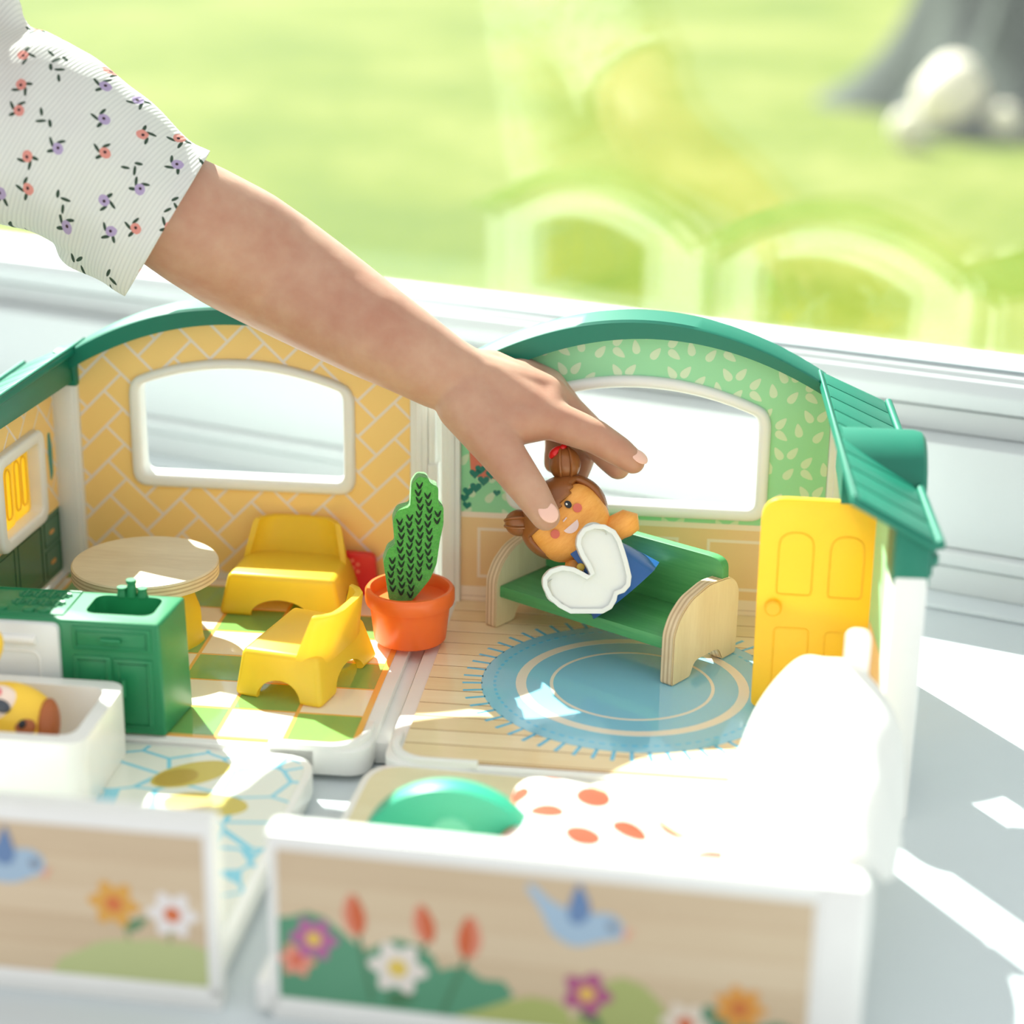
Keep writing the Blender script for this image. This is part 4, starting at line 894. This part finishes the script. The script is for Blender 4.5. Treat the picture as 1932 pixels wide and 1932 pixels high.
for (x, z, a) in ((.42, -1.15, R_(-40)), (-2.6, -2.1, R_(75))):
    pts = [(.62*math.cos(t), .62*math.sin(t)) for t in [math.pi*i/14 for i in range(15)]]+[(.62*math.cos(t), .28*math.sin(t)) for t in [math.pi-math.pi*i/14 for i in range(1, 14)]]
    pts = [(x+p*math.cos(a)-r*math.sin(a), z+p*math.sin(a)+r*math.cos(a)) for p, r in pts]
    bm = bmesh.new(); plate(bm, pts, (), -2.24, -2.14); fin(bm, 'toe_crescent', plastic('grey_shoe_plastic', (196, 196, 186), .5), shoe, bevel=.02)  # greyer crescent at each toe of the soles

# ------------------------------------------------------------------ child: arm, hand, shirt
q = N('child_skin'); co = q.co(); n1 = q.noise(28, 4, co); n2 = q.noise(130, 3, co)
f = q.math('ADD', q.math('MULTIPLY', n1, .7), q.math('MULTIPLY', n2, .3))
rp = q.n('ValToRGB'); q.l(f, rp.inputs[0]); el = rp.color_ramp.elements; el[0].position = .35; el[0].color = lin((180, 126, 101))+(1,); el[1].position = .68; el[1].color = lin((196, 154, 127))+(1,)
q.l(rp.outputs[0], q.b.inputs['Base Color']); q.b.inputs['Roughness'].default_value = .5
q.b.inputs['Subsurface Weight'].default_value = .25; q.b.inputs['Subsurface Radius'].default_value = (.010, .0035, .0018); q.b.inputs['Subsurface Scale'].default_value = .7
q.b.inputs['Sheen Weight'].default_value = .15
q.bump(q.noise(700, 3, co), .12, .0004); SKIN = q.m
def capsule(bm, a, b, ra, rb, n=20):
    vs = ellipsoid(bm, a, (ra,)*3, n)+ellipsoid(bm, b, (rb,)*3, n)
    loc = bmesh.new(); pts = [v.co.copy() for v in vs]; bmesh.ops.delete(bm, geom=vs, context='VERTS')
    nv = [loc.verts.new(p) for p in pts]; bmesh.ops.convex_hull(loc, input=nv)
    bmesh.ops.delete(loc, geom=[v for v in loc.verts if not v.link_faces], context='VERTS')
    me = bpy.data.meshes.new('tmp'); loc.to_mesh(me); loc.free(); bm.from_mesh(me); bpy.data.meshes.remove(me)
ARM = [(-19.35, 93.59, 26.37, 3.22), (-16.43, 93.66, 24.84, 2.88), (-13.39, 93.9, 23.1, 2.83), (-11.62, 94.69, 21.84, 3.07), (-9.94, 95.59, 20.6, 3.19), (-8.3, 95.92, 19.51, 3.07), (-6.59, 95.56, 18.53, 2.87), (-4.99, 95.05, 17.65, 2.66), (-3.4, 94.25, 16.85, 2.42), (-1.7, 93.73, 15.96, 2.15), (0.0, 93.38, 14.98, 1.9), (1.31, 93.38, 14.38, 1.72)]
H = {'palm0': (2.62, 93.36, 14.04, 1.6), 'cmc': (1.3, 92.47, 13.62, 1.55), 'imcp': (5.31, 91.83, 13.0, 1.02), 'ipip': (7.48, 91.17, 12.33, 0.85), 'idip': (8.71, 90.81, 11.64, 0.74), 'itip': (9.38, 90.65, 11.17, 0.62), 'mmcp': (5.3, 93.34, 13.69, 1.08), 'mpip': (7.36, 93.04, 11.94, 0.86), 'mdip': (8.4, 92.44, 10.84, 0.76), 'mtip': (8.8, 92.08, 10.41, 0.63), 'rmcp': (5.34, 95.22, 13.59, 1.05), 'rpip': (7.0, 94.71, 11.85, 0.82), 'rdip': (7.13, 93.79, 10.46, 0.72), 'rtip': (6.83, 92.91, 9.77, 0.6), 'pmcp': (4.59, 96.37, 13.54, 0.98), 'ppip': (6.0, 95.9, 11.91, 0.72), 'pdip': (5.92, 94.88, 10.53, 0.62), 'ptip': (5.75, 94.13, 9.93, 0.52), 'tmcp': (3.26, 90.39, 11.34, 1.08), 'tip': (4.35, 89.12, 10.15, 0.9), 'ttip': (5.06, 88.26, 9.21, 0.72), 'web': (3.11, 91.84, 12.72, 1.2), 'd1': (3.69, 93.82, 13.82, 1.5), 'd2': (4.14, 95.31, 13.84, 1.3), 'd0': (2.38, 94.4, 14.29, 1.5)}
bm = bmesh.new()
for a, b in zip(ARM, ARM[1:]): capsule(bm, a[:3], b[:3], a[3], b[3], 28)
def bone(*ks):
    for a, b in zip(ks, ks[1:]): capsule(bm, H[a][:3], H[b][:3], H[a][3], H[b][3])
H['wrist'] = (1.31, 93.38, 14.38, 1.7)
bone('wrist', 'palm0'); bone('palm0', 'imcp', 'ipip', 'idip', 'itip'); bone('palm0', 'mmcp', 'mpip', 'mdip', 'mtip'); bone('palm0', 'rmcp', 'rpip', 'rdip', 'rtip'); bone('palm0', 'pmcp', 'ppip', 'pdip', 'ptip')
bone('wrist', 'cmc', 'tmcp', 'tip', 'ttip'); bone('cmc', 'web', 'imcp'); bone('palm0', 'web'); bone('wrist', 'd0', 'd1', 'd2', 'rmcp'); bone('d1', 'mmcp'); bone('d1', 'imcp'); bone('imcp', 'mmcp', 'rmcp', 'pmcp')
HC = Vector((-27.6, 88.6, 39.6)); hf = Vector((.70, -.50, -.50)).normalized(); hs = hf.cross(Vector((0, 0, 1))).normalized(); hu = hs.cross(hf).normalized()  # head stays out of view, added so that it shades the left tray
HM = Matrix((hs, hf, hu)).transposed()          # head axes: side, forward, up
def hp(x, y, z): return HC+HM @ Vector((x, y, z))
ellipsoid(bm, HC, (6.3, 7.0, 7.4), 32, HM); ellipsoid(bm, hp(0, 2.2, -3.2), (4.9, 4.6, 4.2), 24, HM); ellipsoid(bm, hp(0, 6.9, -.9), (.85, .9, .8), 14, HM); ellipsoid(bm, hp(0, 6.6, .3), (.5, .8, 1.2), 12, HM)
for sg in (-1, 1):
    ellipsoid(bm, hp(sg*6.2, -.4, -.6), (.7, 1.3, 1.7), 16, HM); ellipsoid(bm, hp(sg*3.0, 5.0, -2.6), (1.9, 1.5, 1.7), 16, HM)
capsule(bm, hp(0, -1.5, -4), (-26.0, 91.5, 30.0), 3.2, 3.0); capsule(bm, (-26.0, 91.5, 30.0), (-25.6, 92.6, 26.5), 2.8, 3.3); capsule(bm, (-25.6, 92.6, 26.5), (-26.44, 90.77, 21.1), 3.3, 3.5); capsule(bm, (-26.44, 90.77, 21.1), (-28.3, 87.1, 7.0), 3.5, 3.5); capsule(bm, (-25.4, 92.4, 27.0), (-19.4, 93.5, 26.4), 2.9, 2.9)
person = thing('person', (0, 0, 0), 0, 'person in a floral white shirt reaching in from the left to hold the doll', 'person')
body = fin(bm, 'body', SKIN, person, smooth=180)
evald(body, [('REMESH', dict(mode='VOXEL', voxel_size=.0011, use_smooth_shade=True)), ('SMOOTH', dict(factor=.5, iterations=14))])
NAIL = plastic('fingernail', (238, 190, 172), .25)
def nail(tipk, prevk, nrm, w, l):
    t, p = Vector(H[tipk][:3]), Vector(H[prevk][:3]); ax = (t-p).normalized(); nv = Vector(nrm); nv = (nv-ax*nv.dot(ax)).normalized(); sd = ax.cross(nv)
    c = t+ax*(.12*H[tipk][3])+nv*(H[tipk][3]*.86); m = Matrix((sd, nv, ax)).transposed()
    bm = bmesh.new(); ellipsoid(bm, c, (w, .1, l), 20, m); fin(bm, 'fingernail', NAIL, person)
for sg in (-1, 1):
    bm = bmesh.new(); ellipsoid(bm, hp(sg*2.5, 6.05, .35), (1.05, .6, .75), 20, HM); ey = fin(bm, 'eye', plastic('eye_white', (240, 238, 234), .2), person)
    bm = bmesh.new(); ellipsoid(bm, hp(sg*2.45, 6.5, .25), (.55, .22, .55), 18, HM); fin(bm, 'iris', plastic('brown_iris', (84, 58, 40), .15), ey)
    bm = bmesh.new(); tube(bm, [hp(sg*(1.4+.5*k), 6.35-.12*k*k*.3, 1.75+.18*math.sin(k*.8)) for k in range(5)], .18, 6); fin(bm, 'eyebrow', plastic('brow_brown', (130, 92, 62), .8), person)
bm = bmesh.new(); tube(bm, [hp(-1.5+.5*k, 6.75-.28*(abs(k-3)*.5)**2, -3.1+.08*abs(k-3)) for k in range(7)], [.15, .3, .38, .4, .38, .3, .15], 8); fin(bm, 'lips', plastic('lip_pink', (204, 118, 108), .45), person)
bm = bmesh.new(); vs = ellipsoid(bm, (0, 0, 0), (1, 1, 1), 48)
kill = [f for f in bm.faces if (lambda c: c.y > .25 and c.z < .62-.25*abs(c.x) or c.z < -.55)(f.calc_center_median())]; bmesh.ops.delete(bm, geom=kill, context='FACES')
for v in bm.verts:
    w = 1+.012*math.sin(v.co.x*31+v.co.z*9); v.co = hp(v.co.x*6.75*w, -.25+v.co.y*7.35*w, .45+v.co.z*7.6*w)
ha = fin(bm, 'hair', wood('light_brown_hair', (176, 132, 88), (128, 90, 56), 30, (6, 6, .6), .6), person, smooth=80); m_ = ha.modifiers.new('t', 'SOLIDIFY'); m_.thickness = .005; m_.offset = -1
nail('ttip', 'tip', (.25, -.75, .25), .46, .58); nail('itip', 'idip', (.35, -.45, .6), .38, .48)
# shirt
q = N('floral_ribbed_cotton'); mp = q.n('Mapping'); q.l(q.co(), mp.inputs[0]); mp.inputs['Rotation'].default_value = (R_(-70), 0, 0)
sx = q.n('SeparateXYZ'); q.l(mp.outputs[0], sx.inputs[0]); cb_ = q.n('CombineXYZ'); q.l(sx.outputs[0], cb_.inputs[0]); q.l(sx.outputs[1], cb_.inputs[1])
vs_ = q.n('VectorMath', operation='SCALE'); q.l(cb_.outputs[0], vs_.inputs[0]); vs_.inputs['Scale'].default_value = 62
vo = q.n('TexVoronoi', voronoi_dimensions='2D', feature='F1'); q.l(vs_.outputs[0], vo.inputs['Vector']); vo.inputs['Scale'].default_value = 1; vo.inputs['Randomness'].default_value = .55
df = q.n('VectorMath', operation='SUBTRACT'); q.l(vs_.outputs[0], df.inputs[0]); q.l(vo.outputs['Position'], df.inputs[1])
cs = q.n('SeparateColor'); q.l(vo.outputs['Color'], cs.inputs[0])
rt = q.n('VectorRotate', rotation_type='Z_AXIS'); q.l(df.outputs[0], rt.inputs[0]); q.l(q.math('MULTIPLY', cs.outputs[1], 6.28), rt.inputs['Angle'])
ds = q.n('SeparateXYZ'); q.l(rt.outputs[0], ds.inputs[0])
def spot(x, y, rx, ry):
    a = q.math('DIVIDE', q.math('SUBTRACT', ds.outputs[0], x), rx); b = q.math('DIVIDE', q.math('SUBTRACT', ds.outputs[1], y), ry)
    nz_ = q.math('MULTIPLY', q.noise(9, 2, vs_.outputs[0]), .5)
    return q.math('LESS_THAN', q.math('ADD', q.math('ADD', q.math('MULTIPLY', a, a), q.math('MULTIPLY', b, b)), nz_), 1.15)
big = q.math('GREATER_THAN', cs.outputs[0], .38)
ros = q.math('MULTIPLY', spot(0, 0, .17, .15), big); lf = q.math('MAXIMUM', q.math('MAXIMUM', spot(.2, .12, .15, .045), spot(.16, -.14, .045, .13)), spot(-.02, .2, .05, .12))
pit = q.math('MULTIPLY', spot(.02, -.01, .045, .045), big)
bw = q.n('TexWave', wave_type='BANDS', bands_direction='X'); m2 = q.n('Mapping'); q.l(vs_.outputs[0], m2.inputs[0]); m2.inputs['Rotation'].default_value = (0, 0, R_(35)); q.l(m2.outputs[0], bw.inputs[0]); bw.inputs['Scale'].default_value = 2.7; bw.inputs['Distortion'].default_value = .4
base = q.mix(q.math('MULTIPLY', q.math('POWER', bw.outputs[1], 3), .35), lin((238, 238, 232))+(1,), lin((196, 198, 194))+(1,))
pet = q.mix(q.math('GREATER_THAN', cs.outputs[2], .45), lin((190, 170, 208))+(1,), lin((236, 158, 146))+(1,))
c1 = q.mix(lf, base, lin((58, 78, 62))+(1,)); c2 = q.mix(ros, c1, pet); c3 = q.mix(pit, c2, lin((60, 36, 44))+(1,))
q.l(c3, q.b.inputs['Base Color']); q.b.inputs['Roughness'].default_value = .9; q.bump(bw.outputs[1], .25, .0008)
trn = q.n('BsdfTranslucent'); q.l(c3, trn.inputs[0]); mx = q.n('MixShader'); mx.inputs[0].default_value = .25; q.l(q.b.outputs[0], mx.inputs[1]); q.l(trn.outputs[0], mx.inputs[2]); q.l(mx.outputs[0], q.out.inputs[0]); SHIRT = q.m
bm = bmesh.new()
SL = [(-10.34, 94.17, 20.61, 4.04), (-14.16, 94.19, 22.66, 4.01), (-15.36, 93.89, 24.0, 3.94), (-16.72, 93.67, 25.12, 4.09), (-18.14, 93.44, 26.13, 4.32), (-19.57, 93.48, 26.81, 4.57), (-21.46, 93.33, 27.1, 4.53)]
for a, b in zip(SL, SL[1:]): capsule(bm, a[:3], b[:3], a[3], b[3], 24)
TO = [(-24.61, 94.52, 32.28, 3.84), (-25.53, 92.6, 26.52, 4.85), (-26.44, 90.77, 21.12, 4.9), (-27.54, 88.3, 13.52, 4.94), (-28.55, 86.74, 5.1, 5.03)]
for a, b in zip(TO, TO[1:]): capsule(bm, a[:3], b[:3], a[3], b[3], 24)
for p_ in [(-20.63, 94.35, 32.28), (-20.4, 94.07, 31.26), (-20.17, 93.8, 30.25)]: capsule(bm, p_, (-23.59, 94.81, 31.26), 1.15, 2.05, 16)
capsule(bm, (-17.38, 93.6, 21.21), (-15.71, 94.09, 20.33), 1.16, 1.32, 16)
sh = fin(bm, 'shirt', SHIRT, person, smooth=180)
evald(sh, [('REMESH', dict(mode='VOXEL', voxel_size=.0016, use_smooth_shade=True)), ('SMOOTH', dict(factor=.5, iterations=14))])
ax = Vector((.86, -.27, -.44)).normalized(); Fw = Vector((0, .9426, -.3338)); nn = (ax+.30*Fw).normalized()
bm = bmesh.new(); bm.from_mesh(sh.data)
for v in bm.verts:
    p = v.co/S; k = .10*math.sin(p.x*1.9+p.z*1.1)*math.cos(p.z*.9-p.x*.7); v.co += v.normal*k*S
bmesh.ops.bisect_plane(bm, geom=bm.verts[:]+bm.edges[:]+bm.faces[:], plane_co=Vector((-12.98, 93.9, 22.47))*S, plane_no=nn, clear_outer=True)
bm.to_mesh(sh.data); bm.free()
m_ = sh.modifiers.new('t', 'SOLIDIFY'); m_.thickness = .0013; m_.offset = -1
